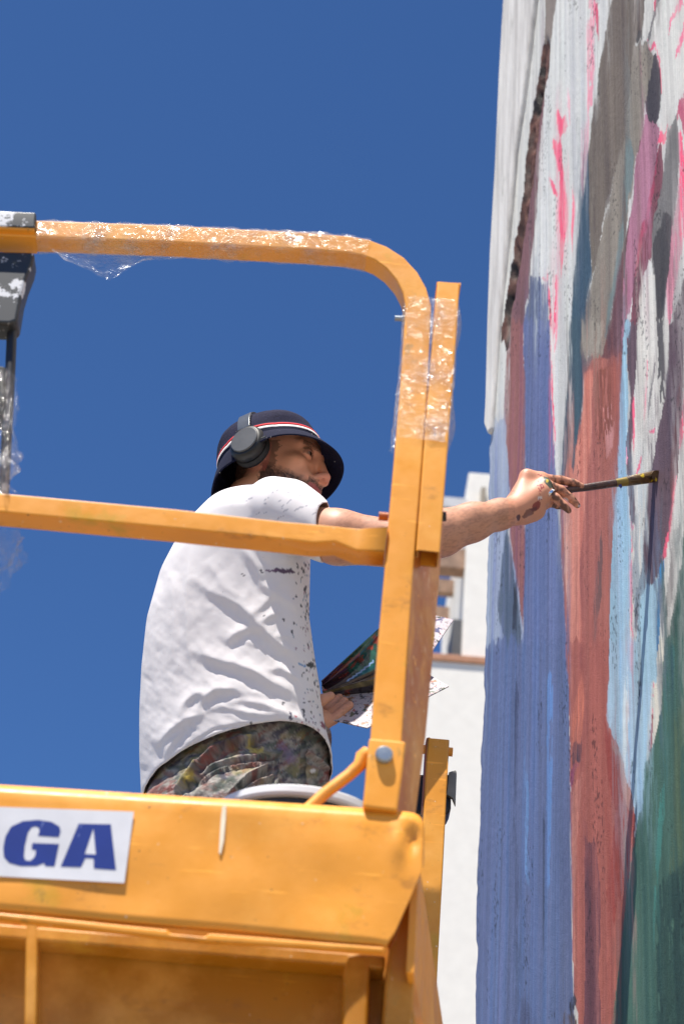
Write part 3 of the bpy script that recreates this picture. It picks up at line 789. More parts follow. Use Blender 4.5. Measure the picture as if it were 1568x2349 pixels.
# stained side of the post behind, set back from the front face
near = [(949, 1200), (936, 1480), (922, 1690), (909, 1866)]
far = [(1016, 1200), (993, 1480), (974, 1690), (951, 1866)]
fa = [Yp(x, y, YF + 0.004) for x, y in near]; fb = [Yp(x + 1, y, YF + 0.12) for x, y in far]
fc = [p + np.array([-0.03, 0.116, 0]) for p in fa]
PV = np.array([q for t in zip(fa, fb, fc) for q in t])
PF = [[0, 2, 1], [9, 10, 11]] + [[3 * i + a, 3 * i + b, 3 * i + 3 + b, 3 * i + 3 + a] for i in range(3) for a, b in ((0, 1), (1, 2), (2, 0))]
mesh_obj("corner_post", PV, PF, ORANGE_BROWN, plat)
# mid rail with crushed end
sweep("mid_rail", pl((-900, 1073), (-300, 1126), (0, 1152), (400, 1189), (650, 1216), (720, 1223), (770, 1226), (820, 1232), (885, 1240)), [0.0345, 0.0345, 0.0345, 0.0345, 0.032, 0.034, 0.028, 0.040, 0.046], 0.043, ORANGE, plat, 0.0028,
      hook=lambda V: V + np.stack([V[:, 0] * 0, np.where(V[:, 0] > -0.03, 0.006 * np.sin(V[:, 0] * 60), 0), V[:, 0] * 0], 1))
# clamp sleeve, bolt, brace
prism("clamp_sleeve", [(846, 1692), (931, 1700), (922, 1780), (911, 1860), (832, 1850), (840, 1770)], YF - 0.006, YF + 0.05, ORANGE, plat, 0.004)
bo = Yp(880, 1735, YF - 0.006)
FR = (bo, np.array([1.0, 0, 0]), np.array([0, 0, 1.0]), np.array([0, -1.0, 0]))
lathe("bolt", [(0.0125, 0.0005), (0.0125, 0.008), (0.010, 0.0105), (0.0, 0.0110)], FR, STEEL, plat, 24)
rod("brace", [Yp(700, 1862, YF + .03), Yp(745, 1820, YF + .03), Yp(800, 1778, YF + .03), Yp(824, 1756, YF + .03), Yp(832, 1738, YF + .03), Yp(845, 1728, YF + .03)], [.009, .0088, .0088, .0095, .012, .012], ORANGE, plat)
b2 = Yp(905, 731, YF + .02)
rod("bolt", [Yp(935, 732, YF + .02), Yp(922, 731, YF + .02)], 0.006, STEEL, plat, 12)
rod("bolt", [Yp(921, 731, YF + .02), Yp(905, 730, YF + .02)], 0.0045, STEEL, plat, 12)
rod("bolt", [Yp(868, 1184, YF + .05), Yp(890, 1186, YF + .05)], 0.007, ORANGE_BROWN, plat, 12)
rod("bolt", [Yp(1012, 1185, YF + .03), Yp(1022, 1185, YF + .03)], 0.008, BLACK, plat, 12)
# sticker with blue letters
def s7(*p): return [(.4389 * x, 1720.5 + .4389 * y) for x, y in p]
stk = prism("sticker", s7((-1500, 240), (0, 297), (700, 322), (650, 695), (0, 660), (-1500, 560)), YF - 0.0032, YF - 0.0022, STICKER, plat)
def letter(outer, holes=()):
    from mathutils.geometry import tessellate_polygon
    loops = [s7(*outer)] + [s7(*h) for h in holes]
    flat = [p for l in loops for p in l]
    tris = tessellate_polygon([[Vector((x, y, 0)) for x, y in l] for l in loops])
    V = [Yp(x, y, YF - 0.0036) for x, y in flat]
    return mesh_obj("letter", V, [list(t) for t in tris], INK_BLUE, stk)
letter([(120, 372), (200, 365), (270, 375), (312, 400), (318, 425), (308, 455), (200, 448), (208, 420), (203, 404), (185, 398), (165, 405), (147, 432), (131, 500), (126, 558), (136, 578), (162, 578), (184, 556), (190, 522), (166, 519), (170, 486), (310, 491), (286, 608), (236, 606), (232, 590), (190, 606), (110, 606), (50, 590), (22, 560), (18, 510), (30, 450), (60, 400)])
letter([(412, 385), (580, 388), (607, 627), (491, 619), (490, 566), (447, 564), (424, 612), (318, 609)], [[(489, 408), (501, 546), (443, 543)]])
prism("paint_drip", [(510, 1850), (519, 1846), (518, 1875), (513, 1930), (506, 1960), (502, 1955), (504, 1920), (507, 1875)], YF - 0.0022, YF + 0.003, DRIP, plat)
# side toe board and far gate post beyond the painter
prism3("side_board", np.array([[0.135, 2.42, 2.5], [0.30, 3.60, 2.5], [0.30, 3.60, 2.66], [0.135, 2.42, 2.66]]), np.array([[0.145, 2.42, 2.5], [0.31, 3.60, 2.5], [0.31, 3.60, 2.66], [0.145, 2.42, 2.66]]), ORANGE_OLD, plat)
YG = 3.49
gate = [(1005, 1690), (992, 1790), (979, 1990), (969, 2349), (962, 2800)]
def G(x, y): return Yp(x, y, YG)
gp = [G(1005, 1695), G(1000, 1790), G(990, 1990), G(978, 2200), G(971, 2349)]
tail = gp[-1] + (gp[-1] - gp[0]) / np.linalg.norm(gp[-1] - gp[0]) * 0.36
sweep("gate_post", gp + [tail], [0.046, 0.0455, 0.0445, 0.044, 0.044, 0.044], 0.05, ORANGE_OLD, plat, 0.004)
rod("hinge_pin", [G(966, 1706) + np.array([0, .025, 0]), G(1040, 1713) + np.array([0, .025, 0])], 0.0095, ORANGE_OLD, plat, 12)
prism("hinge_cheek", [(977, 1692), (986, 1690), (983, 1780), (976, 1850), (968, 1850)], YG + .006, YG + .05, ORANGE_BROWN, plat, 0.002)
prism("latch_box", [(950, 1775), (1035, 1775), (1034, 1852), (1026, 1868), (950, 1864)], YG + .056, YG + .12, BLACK, plat, 0.006)
prism("latch_plate", [(1029, 1771), (1044, 1766), (1047, 1772), (1044, 1848), (1036, 1830), (1024, 1822)], YG + .045, YG + .054, mat_plain("worn_grey_steel", (120, 122, 118), .5, .3, var=.5), plat, 0.001)
prism("post_foot", [(938, 2300), (962, 2240), (962, 2420), (930, 2420)], YG + .01, YG + .05, ORANGE_BROWN, plat, 0.004)
# console bracket at the left end of the rail
def mat_mottle():
    m, nt, b = new_mat("scuffed_black_white")
    c = mixc(nt, step(nt, noise_node(nt, 30, 5, 0.65), 0.54, 0.58), rgba((42, 46, 50)), rgba((205, 206, 210)))
    c = mixc(nt, step(nt, noise_node(nt, 45, 4, 0.6), 0.66, 0.7), c, rgba((120, 122, 100)))
    nt.links.new(c, b.inputs["Base Color"]); b.inputs["Roughness"].default_value = 0.4
    return m
MOT = mat_mottle()
prism("rail_cover", [(-400, 464), (83, 487), (80, 522), (-400, 500)], YF - 0.012, YF + 0.05, MOT, plat, 0.003)
prism("rail_cover", [(-400, 500.5), (80, 522.5), (78, 528), (-400, 506)], YF - 0.010, YF + 0.05, ORANGE, plat, 0.001)
prism("console_plate", [(-400, 565), (80, 577), (74, 605), (60, 640), (50, 675), (44, 712), (40, 735), (22, 742), (-400, 720)], YF + 0.012, YF + 0.06, MOT, plat, 0.006)
rod("console_tube", [Yp(34, 690, YF + .04), Yp(28, 760, YF + .04), Yp(24, 850, YF + .04), Yp(16, 1000, YF + .045), Yp(8, 1150, YF + .05)], 0.0085, BLACK, plat)
prism("console_grip", [(-200, 825), (14, 838), (14, 905), (6, 940), (-200, 930)], YF + .03, YF + .09, RUBBER, plat, 0.006)
# lift below: scissor arms, chassis, wheels (all below the frame)
for s in (-1.15, 0.05):
    for k in range(2):
        za, zb = 0.75 + .82 * k, 0.75 + .82 * (k + 1)
        for q in (0, 1):
            ya, yb = (2.75, 3.7) if q else (3.7, 2.75)
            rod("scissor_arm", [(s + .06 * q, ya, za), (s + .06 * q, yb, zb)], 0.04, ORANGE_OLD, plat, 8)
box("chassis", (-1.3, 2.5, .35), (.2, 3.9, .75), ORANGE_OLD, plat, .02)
for x in (-1.35, .25):
    for y in (2.75, 3.65):
        lathe("wheel", [(0.0, -.06), (.18, -.06), (.22, -.04), (.22, .04), (.18, .06), (.0, .06)], (np.array([x, y, .22]), np.array([0, 1.0, 0]), np.array([0, 0, 1.0]), np.array([1.0, 0, 0])), RUBBER, plat, 24)

# ------------------------------------------------------------------ cling film
def film_sleeve(name, path, w, d, label, n=120, K=40, amp=0.003, seed=1, bulge=None):
    pts = pl(*path); L = [0]
    for a, b in zip(pts, pts[1:]): L.append(L[-1] + np.linalg.norm(b - a))
    V = []
    r = np.random.default_rng(seed)
    for i in range(n + 1):
        s = L[-1] * i / n
        j = max(k for k in range(len(L)) if L[k] <= s + 1e-9); j = min(j, len(pts) - 2)
        t = (s - L[j]) / (L[j + 1] - L[j]); p = pts[j] + (pts[j + 1] - pts[j]) * t
        tg = (pts[j + 1] - pts[j]); tg /= np.linalg.norm(tg)
        nn = np.cross(tg, np.array([0, 1.0, 0])); nn /= np.linalg.norm(nn)
        for k in range(K):
            a = 2 * math.pi * k / K
            cx, cy = math.cos(a), math.sin(a)
            q = (abs(cx) ** 7 + abs(cy) ** 7) ** (-1 / 7)
            nz_ = fbm(np.array([s * 40.0 + 7 * seed]), np.array([k * 0.55 + 3.0 * math.sin(s * 30)]), 200 + seed, 3)[0]
            o = 0.0014 + amp * max(0, nz_ - 0.3)
            e = bulge(s / L[-1], a) if bulge else 0
            V.append(p + nn * ((w / 2 + o + e) * cx * q) + np.array([0, d / 2 + (d / 2 + o + e) * cy * q, 0]))
    Fq = [[i * K + k, i * K + (k + 1) % K, (i + 1) * K + (k + 1) % K, (i + 1) * K + k] for i in range(n) for k in range(K)]
    o = mesh_obj(name, V, Fq, FILM, None, smooth=True)
    return tag(o, label, "plastic film")
film_sleeve("plastic_film", [(86, 524.5), (366, 534), (700, 552), (800, 560), (845, 569)], 0.0385, 0.040, "clear crinkled film wound around the top guard rail", 150, 44, 0.006, 3)
film_sleeve("plastic_film", [(990, 684), (980, 850), (963, 1010)], 0.086, 0.046, "clear crinkled film binding the upright post and square tube together", 90, 60, 0.005, 5,
            lambda t, a: 0.008 * max(0, math.cos(a)) ** 8 * max(0, math.sin(t * 9 + .4)) )
def film_sheet(name, pts, nu, nv, label, amp, seed):
    """loose hanging sheet between a top edge and a lower edge, both lists of (px, py, Y)"""
    top, bot = pts
    V = []
    for i in range(nu + 1):
        t = i / nu
        def at(e):
            s = t * (len(e) - 1); j = min(int(s), len(e) - 2); k = s - j
            return Yp(*[e[j][m] + (e[j + 1][m] - e[j][m]) * k for m in range(3)])
        a, b = at(top), at(bot)
        for j in range(nv + 1):
            s = j / nv
            p = a + (b - a) * s
            o = (fbm(np.array([t * 7.0 + seed]), np.array([s * 6.0]), 300 + seed, 3)[0] - .5) * amp * (0.3 + s)
            o2 = (fbm(np.array([t * 5.0 + seed]), np.array([s * 9.0]), 320 + seed, 3)[0] - .5) * amp * s
            V.append(p + np.array([o2, o, o * .2]))
    Fq = [[i * (nv + 1) + j, (i + 1) * (nv + 1) + j, (i + 1) * (nv + 1) + j + 1, i * (nv + 1) + j + 1] for i in range(nu) for j in range(nv)]
    o = mesh_obj(name, V, Fq, FILM, None, smooth=True)
    return tag(o, label, "plastic film")
film_sheet("plastic_film", ([(118, 570, YF + .02), (200, 578, YF + .02), (300, 584, YF + .02), (420, 590, YF + .02)], [(119, 574, YF), (180, 612, YF), (240, 640, YF + .01), (330, 598, YF + .01), (420, 593, YF + .01)]), 50, 16, "loose flap of clear film sagging below the top rail", 0.02, 4)
film_sheet("plastic_film", ([(-120, 850, YF), (-40, 846, YF), (20, 848, YF), (40, 870, YF + .03)], [(-120, 1130, YF + .02), (-40, 1134, YF + .02), (10, 1136, YF), (36, 1132, YF + .03)]), 40, 50, "cloudy film bag hanging behind the mid rail at the left edge", 0.05, 8)
film_sheet("plastic_film", ([(-90, 1205, YF + .05), (-30, 1208, YF + .05), (20, 1212, YF + .05), (44, 1213, YF + .05)], [(-120, 1300, YF + .03), (-30, 1400, YF + .03), (10, 1325, YF + .03), (52, 1268, YF + .03)]), 40, 30, "torn film tatters dangling under the mid rail", 0.05, 12)

# ------------------------------------------------------------------ bucket on the platform floor
bc = Yp(690, 1799, 2.62)
bk = empty("paint_bucket", (bc[0], 2.76, 2.5), "round paint bucket with a thick white rim behind the toe board", "bucket")
bz = bc[2]
BF = (np.array([bc[0], 2.76, 2.5]), np.array([1.0, 0, 0]), np.array([0, 1.0, 0]), np.array([0, 0, 1.0]))
hh = bz - 2.5
DARKB = mat_plain("dark_bucket", (46, 52, 60), 0.5, var=0.5)
lathe("bucket_body", [(0.105, 0.001), (0.112, 0.02), (0.128, hh - .0175), (0.124, hh - .0175), (0.108, 0.02), (0.0, 0.02)], BF, DARKB, bk, 56)
lathe("bucket_rim", [(0.129, hh - .017), (0.139, hh - .017), (0.142, hh - .013), (0.142, hh - .003), (0.138, hh), (0.128, hh), (0.126, hh - .004), (0.126, hh - .014), (0.129, hh - .017)], BF, WHITE_PLASTIC, bk, 56)
rod("bucket_handle", [BF[0] + np.array([.14 * math.cos(a), -.15 * math.sin(a) * 1.0, hh - .03 - .05 * math.sin(a)]) for a in np.linspace(0, math.pi, 17)], 0.003, STEEL, bk, 8)

# ------------------------------------------------------------------ implicit-surface modelling for the figure
class Field:
    def __init__(s, lo, hi, h):
        s.h = h; s.lo = np.array(lo, float); s.n = np.ceil((np.array(hi) - s.lo) / h).astype(int) + 1
        s.F = np.full(tuple(s.n), 0.3, np.float32)
    def sub(s, lo, hi):
        a = np.clip(np.floor((np.array(lo) - s.lo) / s.h).astype(int), 0, s.n); b = np.clip(np.ceil((np.array(hi) - s.lo) / s.h).astype(int) + 1, 0, s.n)
        sl = tuple(slice(a[i], b[i]) for i in range(3))
        ax = [s.lo[i] + s.h * np.arange(a[i], b[i]) for i in range(3)]
        X, Y_, Z = np.meshgrid(*ax, indexing='ij')
        return sl, np.stack([X, Y_, Z], -1)
    def put(s, sl, d, k, op='add'):
        f = s.F[sl]
        if op == 'add':
            h = np.maximum(k - np.abs(f - d), 0) / max(k, 1e-9)
            s.F[sl] = np.minimum(f, d) - h * h * k * .25
        else:
            d = -d
            h = np.maximum(k - np.abs(f - d), 0) / max(k, 1e-9)
            s.F[sl] = np.maximum(f, d) + h * h * k * .25
    def cone(s, a, b, ra, rb, k=0.01, op='add'):
        a = np.array(a, float); b = np.array(b, float)
        m = max(ra, rb) + 2 * k + 4 * s.h
        sl, P = s.sub(np.minimum(a, b) - m, np.maximum(a, b) + m)
        if P.size == 0: return
        ab = b - a; L = max(ab @ ab, 1e-12)
        t = np.clip(((P - a) @ ab) / L, 0, 1)
        d = np.linalg.norm(P - a - t[..., None] * ab, axis=-1) - (ra + (rb - ra) * t)
        s.put(sl, d.astype(np.float32), k, op)
    def chain(s, pts, rs, k=0.01):
        for i in range(len(pts) - 1): s.cone(pts[i], pts[i + 1], rs[i], rs[i + 1], k)
    def ell(s, c, r, k=0.01, M=None, op='add'):
        """ellipsoid with radii r along the columns of M"""
        c = np.array(c, float); r = np.array(r, float)
        m = max(r) + 2 * k + 4 * s.h
        sl, P = s.sub(c - m, c + m)
        if P.size == 0: return
        q = P - c
        if M is not None: q = q @ M
        k0 = np.linalg.norm(q / r, axis=-1); k1 = np.linalg.norm(q / (r * r), axis=-1)
        d = k0 * (k0 - 1) / np.maximum(k1, 1e-6)
        s.put(sl, d.astype(np.float32), k, op)
    def mesh(s):
        F = s.F; h = s.h
        ins = F < 0
        nx, ny, nz = F.shape
        cnt = np.zeros((nx - 1, ny - 1, nz - 1), np.uint8)
        for i in (0, 1):
            for j in (0, 1):
                for k in (0, 1):
                    cnt += ins[i:nx - 1 + i, j:ny - 1 + j, k:nz - 1 + k]
        act = np.argwhere((cnt > 0) & (cnt < 8))
        del cnt
        idm = {}
        lid = np.full((nx - 1, ny - 1, nz - 1), -1, np.int32)
        lid[act[:, 0], act[:, 1], act[:, 2]] = np.arange(len(act))
        cor = [(i, j, k) for i in (0, 1) for j in (0, 1) for k in (0, 1)]
        val = np.stack([F[act[:, 0] + c[0], act[:, 1] + c[1], act[:, 2] + c[2]] for c in cor], 1)
        acc = np.zeros((len(act), 3)); num = np.zeros(len(act))
        for a in range(8):
            for b in range(a + 1, 8):
                if sum(abs(cor[a][m] - cor[b][m]) for m in range(3)) != 1: continue
                va, vb = val[:, a], val[:, b]
                m = (va < 0) != (vb < 0)
                t = np.where(m, va / np.where(m, va - vb, 1), 0)
                p = np.array(cor[a]) + t[:, None] * (np.array(cor[b]) - np.array(cor[a]))
                acc[m] += p[m]; num[m] += 1
        V = s.lo + h * (act + acc / num[:, None])
        Q = []
        for ax in range(3):
            u, v = [(1, 2), (2, 0), (0, 1)][ax]
            sl0 = [slice(None)] * 3; sl1 = [slice(None)] * 3
            sl0[ax] = slice(0, -1); sl1[ax] = slice(1, None)
            A = ins[tuple(sl0)]; Bn = ins[tuple(sl1)]
            e = np.argwhere(A != Bn)
            ok = (e[:, u] > 0) & (e[:, v] > 0) & (e[:, u] < F.shape[u] - 1) & (e[:, v] < F.shape[v] - 1)
            e = e[ok]
            flip = A[e[:, 0], e[:, 1], e[:, 2]]
            def cell(du, dv):
                c = e.copy(); c[:, u] -= du; c[:, v] -= dv
                return lid[c[:, 0], c[:, 1], c[:, 2]]
            q = np.stack([cell(1, 1), cell(0, 1), cell(0, 0), cell(1, 0)], 1)
            q[~flip] = q[~flip][:, ::-1]
            Q.append(q)
        return V, np.vstack(Q)

def relax(V, Q, it=2, lam=0.5):
    V = V.copy(); n = len(V)
    e = np.vstack([Q[:, [0, 1]], Q[:, [1, 2]], Q[:, [2, 3]], Q[:, [3, 0]]])
    deg = np.bincount(e.ravel(), minlength=n).astype(float)
    for _ in range(it):
        acc = np.zeros_like(V)
        for c in range(3):
            acc[:, c] = np.bincount(e[:, 0], V[e[:, 1], c], n) + np.bincount(e[:, 1], V[e[:, 0], c], n)
        V += lam * (acc / np.maximum(deg, 1)[:, None] - V)
    return V

def normals(V, Q):
    n = np.cross(V[Q[:, 2]] - V[Q[:, 0]], V[Q[:, 3]] - V[Q[:, 1]])
    N = np.zeros_like(V)
    for c in range(3):
        for k in range(4): N[:, c] += np.bincount(Q[:, k], n[:, c], len(V))
    return N / np.maximum(np.linalg.norm(N, axis=1), 1e-12)[:, None]

# ------------------------------------------------------------------ the painter
hip = B(565, 1800, 0)
person = empty("person", (hip[0], hip[1], 2.5), "man in paint-splashed white t-shirt and bucket hat reaching out to brush the wall", "person")

# head frame (columns: forward, towards his right ear = camera side, up)
def frame(yaw, pitch, roll=0.0):
    f0 = np.array([math.cos(yaw), -math.sin(yaw), 0]); l = np.array([-math.sin(yaw), -math.cos(yaw), 0]); z = np.array([0, 0, 1.0])
    f = f0 * math.cos(pitch) + z * math.sin(pitch); u = z * math.cos(pitch) - f0 * math.sin(pitch)
    l2 = l * math.cos(roll) + u * math.sin(roll); u2 = u * math.cos(roll) - l * math.sin(roll)
    return np.stack([f, l2, u2], 1)
HM = frame(math.radians(27), math.radians(-7))
HS_ = 0.0110                                   # metres per head unit (1 unit ~ 1 cm, head a touch large)
nose_t = Yp(755, 1095, 3.385)
HO = nose_t - HM @ (np.array([12.0, 0, -2.4]) * HS_)
def hd(f, l, u): return HO + HM @ (np.array([f, l, u], float) * HS_)

lo = np.array([-0.62, 3.0, 3.15]); hi = np.array([0.62, 3.75, 4.25])
lo[0] = B(420, 1300)[0]; hi[0] = B(1355, 1130)[0]
body = Field(lo, hi, 0.0026)
k = HS_
def E(c, r, kk=1.0, op='add'): body.ell(hd(*c), np.array(r) * k, kk * k, HM, op)
def Cn(a, b, ra, rb, kk=0.8, op='add'): body.cone(hd(*a), hd(*b), ra * k, rb * k, kk * k, op)
# skull, face, jaw
E((-0.6, 0, 3.4), (9.6, 7.5, 8.8))
E((3.2, 0, -2.6), (5.6, 5.9, 7.0), 2.0)
for s in (-1, 1):
    Cn((0.8, 5.0 * s, -5.2), (6.4, 1.8 * s, -9.0), 1.9, 1.8, 2.0)
    Cn((-0.2, 5.6 * s, -1.0), (0.8, 5.2 * s, -5.2), 1.9, 1.9, 1.5)
    E((6.0, 4.2 * s, -0.9), (2.2, 1.9, 1.6), 1.6)                 # cheekbones
    Cn((8.3, 1.0 * s, 3.3), (6.4, 4.6 * s, 3.3), 0.95, 0.9, 1.2)   # brow
    E((8.9, 3.2 * s, 1.7), (1.5, 1.7, 1.15), 1.0, 'cut')           # sockets
    E((7.45, 3.15 * s, 1.75), (1.36, 1.55, 1.35), 0.25)             # lids around the eye
    E((8.6, 3.25 * s, 1.58), (0.62, 1.05, 0.34), 0.12, 'cut')
    E((10.4, 1.15 * s, -2.9), (0.95, 0.72, 0.75), 0.5)             # nostril wings
    E((7.6, 2.4 * s, -4.0), (1.6, 1.6, 2.0), 1.5)                  # muzzle
Cn((6.6, 0, -9.3), (7.3, 0, -8.9), 1.7, 1.6, 1.4)                 # chin
Cn((8.7, 0, 2.4), (11.0, 0, -2.0), 0.75, 0.85, 1.1)               # nose ridge
E((11.1, 0, -2.35), (1.0, 0.95, 0.85), 0.6)
for s in (-1, 1): E((10.9, 0.62 * s, -3.35), (0.6, 0.32, 0.42), 0.2, 'cut')
E((8.6, 0, -4.3), (1.2, 2.2, 1.6), 1.2)
Cn((9.35, -1.2, -5.2), (9.35, 1.2, -5.2), 0.50, 0.50, 0.5); Cn((9.35, 1.2, -5.2), (8.4, 2.4, -5.55), 0.5, 0.3, 0.4); Cn((9.35, -1.2, -5.2), (8.4, -2.4, -5.55), 0.5, 0.3, 0.4)
Cn((9.2, -1.2, -6.2), (9.2, 1.2, -6.2), 0.58, 0.58, 0.5); Cn((9.2, 1.2, -6.2), (8.3, 2.2, -5.8), 0.55, 0.3, 0.4); Cn((9.2, -1.2, -6.2), (8.3, -2.2, -5.8), 0.55, 0.3, 0.4)
Cn((10.0, -1.8, -5.72), (10.0, 1.8, -5.72), 0.22, 0.22, 0.2, 'cut')
for s in (-1, 1):                                                # ears
    E((-0.6, 7.2 * s, -0.4), (1.9, 0.75, 3.0), 0.5)
    E((0.1, 7.1 * s, -3.0), (0.95, 0.6, 1.0), 0.4)
    Cn((0.4, 6.8 * s, 0.3), (-0.2, 7.9 * s, -0.2), 0.4, 0.6, 0.4, 'cut')
# neck, trunk (inside the shirt)
nb = B(585, 1195, 0.02)
Cn((-2.6, 0, -4.0), tuple(((nb - HO) @ HM) / HS_), 5.9, 6.3, 3.0)
body.cone(nb, B(520, 1330, 0.02), 0.08, 0.11, 0.05)
body.cone(B(520, 1330, 0.0), B(540, 1640, 0.0), 0.11, 0.11, 0.05)
# right arm
arm = [B(620, 1190, -.12), B(775, 1232, -.192), B(925, 1250, -.19), B(1010, 1224, -.16), B(1085, 1197, -.13), B(1145, 1180, -.10), B(1178, 1172, -.08)]
body.chain(arm, [.046, .0550, .049, .046, .0385, .031, .0285], 0.02)
body.cone(B(980, 1222, -.17), B(1070, 1192, -.14), .036, .026, 0.02)        # forearm muscle
body.cone(B(965, 1246, -.15), B(1075, 1212, -.12), .034, .022, 0.02)
# right hand, back of the hand towards the camera
def hnd(px, py, dy): return B(px, py, dy)
wr = hnd(1180, 1172, -.078)
mcp = {'i': hnd(1240, 1100, -.055), 'm': hnd(1250, 1112, -.070), 'r': hnd(1252, 1128, -.074), 'p': hnd(1246, 1146, -.066)}
body.cone(wr, mcp['i'], .026, .0150, .012); body.cone(wr, mcp['m'], .026, .0150, .012)
body.cone(wr, mcp['r'], .026, .0150, .012); body.cone(wr, mcp['p'], .026, .0150, .012)
body.cone(hnd(1186, 1150, -.07), hnd(1208, 1094, -.06), .024, .0150, .014)   # raised outer edge of the wrist
body.cone(hnd(1208, 1094, -.06), mcp['i'], .0150, .0140, .014)
body.ell(hnd(1216, 1172, -.06), (.028, .022, .022), .014)
body.cone(hnd(1200, 1184, -.06), hnd(1232, 1172, -.055), .019, .016, .012)   # heel of the thumb
body.chain([mcp['i'], hnd(1284, 1101, -.045), hnd(1314, 1108, -.043), hnd(1332, 1115, -.042)], [.0135, .0100, .0088, .0074], .005)
body.chain([mcp['m'], hnd(1286, 1124, -.066), hnd(1310, 1145, -.062), hnd(1323, 1159, -.058)], [.0130, .0098, .0088, .0072], .004)
body.chain([mcp['r'], hnd(1274, 1142, -.078), hnd(1292, 1160, -.074), hnd(1303, 1171, -.070)], [.0125, .0096, .0086, .0070], .004)
body.chain([mcp['p'], hnd(1262, 1154, -.050), hnd(1278, 1160, -.040), hnd(1290, 1163, -.036)], [.0115, .0088, .0076, .0062], .004)
body.chain([hnd(1228, 1170, -.052), hnd(1258, 1148, -.036), hnd(1284, 1134, -.032), hnd(1306, 1126, -.034)], [.0150, .0125, .0100, .0078], .006)  # thumb under the handle
# left arm and hand under the boards
la = [B(560, 1230, .17), B(590, 1380, .20), B(640, 1560, .14), B(690, 1660, .03), B(722, 1656, -.02)]
body.chain(la, [.05, .046, .042, .034, .029], .02)
body.cone(la[-1], B(738, 1652, -.03), .024, .020, .015)
for q, (a, b, c, r) in enumerate((((722, 1676), (764, 1650), (801, 1617), .0118), ((722, 1664), (757, 1638), (790, 1608), .0115), ((722, 1650), (750, 1626), (778, 1600), .0110), ((722, 1640), (742, 1618), (762, 1598), .010))):
    j = -.03 + q * .012
    body.chain([B(*a, j), B(*b, j), B(*c, j + .006)], [r, r * .95, r * .78], .004)
body.chain([B(716, 1622, -.05), B(738, 1606, -.055), B(758, 1596, -.05)], [.014, .0115, .009], .006)
bv, bq = body.mesh()
bv = relax(bv, bq, 1, 0.35)
bN = normals(bv, bq)
# skin colouring (pigment, plus a lighter head for weak fill light): stubble, lips, brows, hair, paint on the hand
hl = ((bv - HO) @ HM) / HS_
f_, l_, u_ = hl[:, 0], hl[:, 1], hl[:, 2]
bpx, bpy_ = proj(bv)
ish = (np.linalg.norm(hl - np.array([1.5, 0, -1]), axis=1) < 15)
nzv = rng.random(len(bv)) - .5
skin = np.zeros((len(bv), 3)) + lin((192, 139, 112)) * 1.0
n1 = fbm(bv[:, 0] * 40 + bv[:, 1] * 17, bv[:, 2] * 40, 400, 3)
skin *= (0.90 + 0.2 * n1[:, None])
skin[np.linalg.norm(((bv - HO) @ HM) / HS_ - np.array([1.5, 0, -1]), axis=1) < 15] *= 1.48  # head skin lightened to stand in for fill light under the brim
def blend(mask, c):
    global skin
    m = np.clip(mask, 0, 1)[:, None]
    skin = skin * (1 - m) + lin(c) * m
sm = lambda x, a, b: np.clip((x - a) / (b - a), 0, 1)
jawline = -1.2 - 0.30 * f_
beard = sm(-(u_ - jawline), 0, 1.6) * sm(-u_, -1.0, 0.5) * (f_ > 0.8) * ish * sm(u_, -13.5, -9)
beard = np.maximum(beard, ((u_ < -3.6) & (u_ > -5.0) & (f_ > 7) & (np.abs(l_) < 3.0)) * 0.95)
side = ((f_ > 0.9) & (f_ < 3.2) & (u_ < 3) & (np.abs(l_) > 4.5)) * 0.9
cheek_clear = 1 - sm(f_, 5.0, 8.0) * sm(u_, -4.2, -3.0)
bz_ = fbm(f_ * 1.6, u_ * 1.6 + l_ * .4, 405, 2)
blend(sm(beard * cheek_clear * .9 + (bz_ - .5) * .5, 0.05, .8) * (.84 + nzv * .5) * (beard > .05) * ish, (66, 50, 46))
blend(((f_ > .6 + (bz_ - .5) * 2) & (f_ < 3.0 + (bz_ - .5) * 2.4) & (u_ < 3) & (np.abs(l_) > 4.5)) * ish * .6, (62, 46, 40))
hair = ((f_ < -2.2) & (u_ > -5.4) & (np.hypot(f_, l_) > 3) & ish) * (0.85 + .3 * nzv)
blend(hair * sm(-f_, 2.0, 4.0), (42, 32, 30))
lip = (((f_ > 8.2) & (u_ < -4.75) & (u_ > -6.75) & (np.abs(l_) < 2.5)) * ish)
blend(lip * .8, (176, 92, 92))
brow = ((u_ > 3.0) & (u_ < 4.1) & (f_ > 5.6) & (np.abs(l_) > 1.0) & (np.abs(l_) < 5.0)) * ish
blend(brow * (.55 + nzv * .5), (56, 42, 36))
ears = (np.abs(l_) > 6.6) & (f_ < 1.6) & (u_ < 2.5) & (u_ > -4.6) & ish
blend(ears * .4, (214, 120, 104))
nosem = sm(f_, 9.6, 11) * (u_ < 0) * (u_ > -3.6) * ish
blend(nosem * .4, (206, 122, 104))
lid = ((f_ > 7.4) & (np.abs(np.abs(l_) - 3.15) < 1.5) & (np.abs(u_ - 1.65) < .62)) * ish
blend(lid * .55, (92, 58, 50))
hm = (bpx > 1165) & (bpx < 1350)
hn = fbm(bpx / 9.0, bpy_ / 9.0, 420, 3)
blend(hm * 0.35, (214, 140, 110))
blend(hm * (bpx > 1262) * sm(hn, .50, .56) * .85, (56, 44, 42))
blend(hm * (bpx > 1268) * .45 * sm(hn, .34, .44), (120, 78, 60))
def spot(cx, cy, rx, ry, c, a=0.85, ang=0.0, jag=1.3):
    dx, dy = bpx - cx, bpy_ - cy
    ca, sa = math.cos(ang), math.sin(ang)
    q = np.hypot((dx * ca + dy * sa) / rx, (-dx * sa + dy * ca) / ry) + (hn - .5) * jag
    blend((q < 1) * a * hm, c)
spot(1256, 1106, 17, 6, (34, 60, 50), .95, .9)
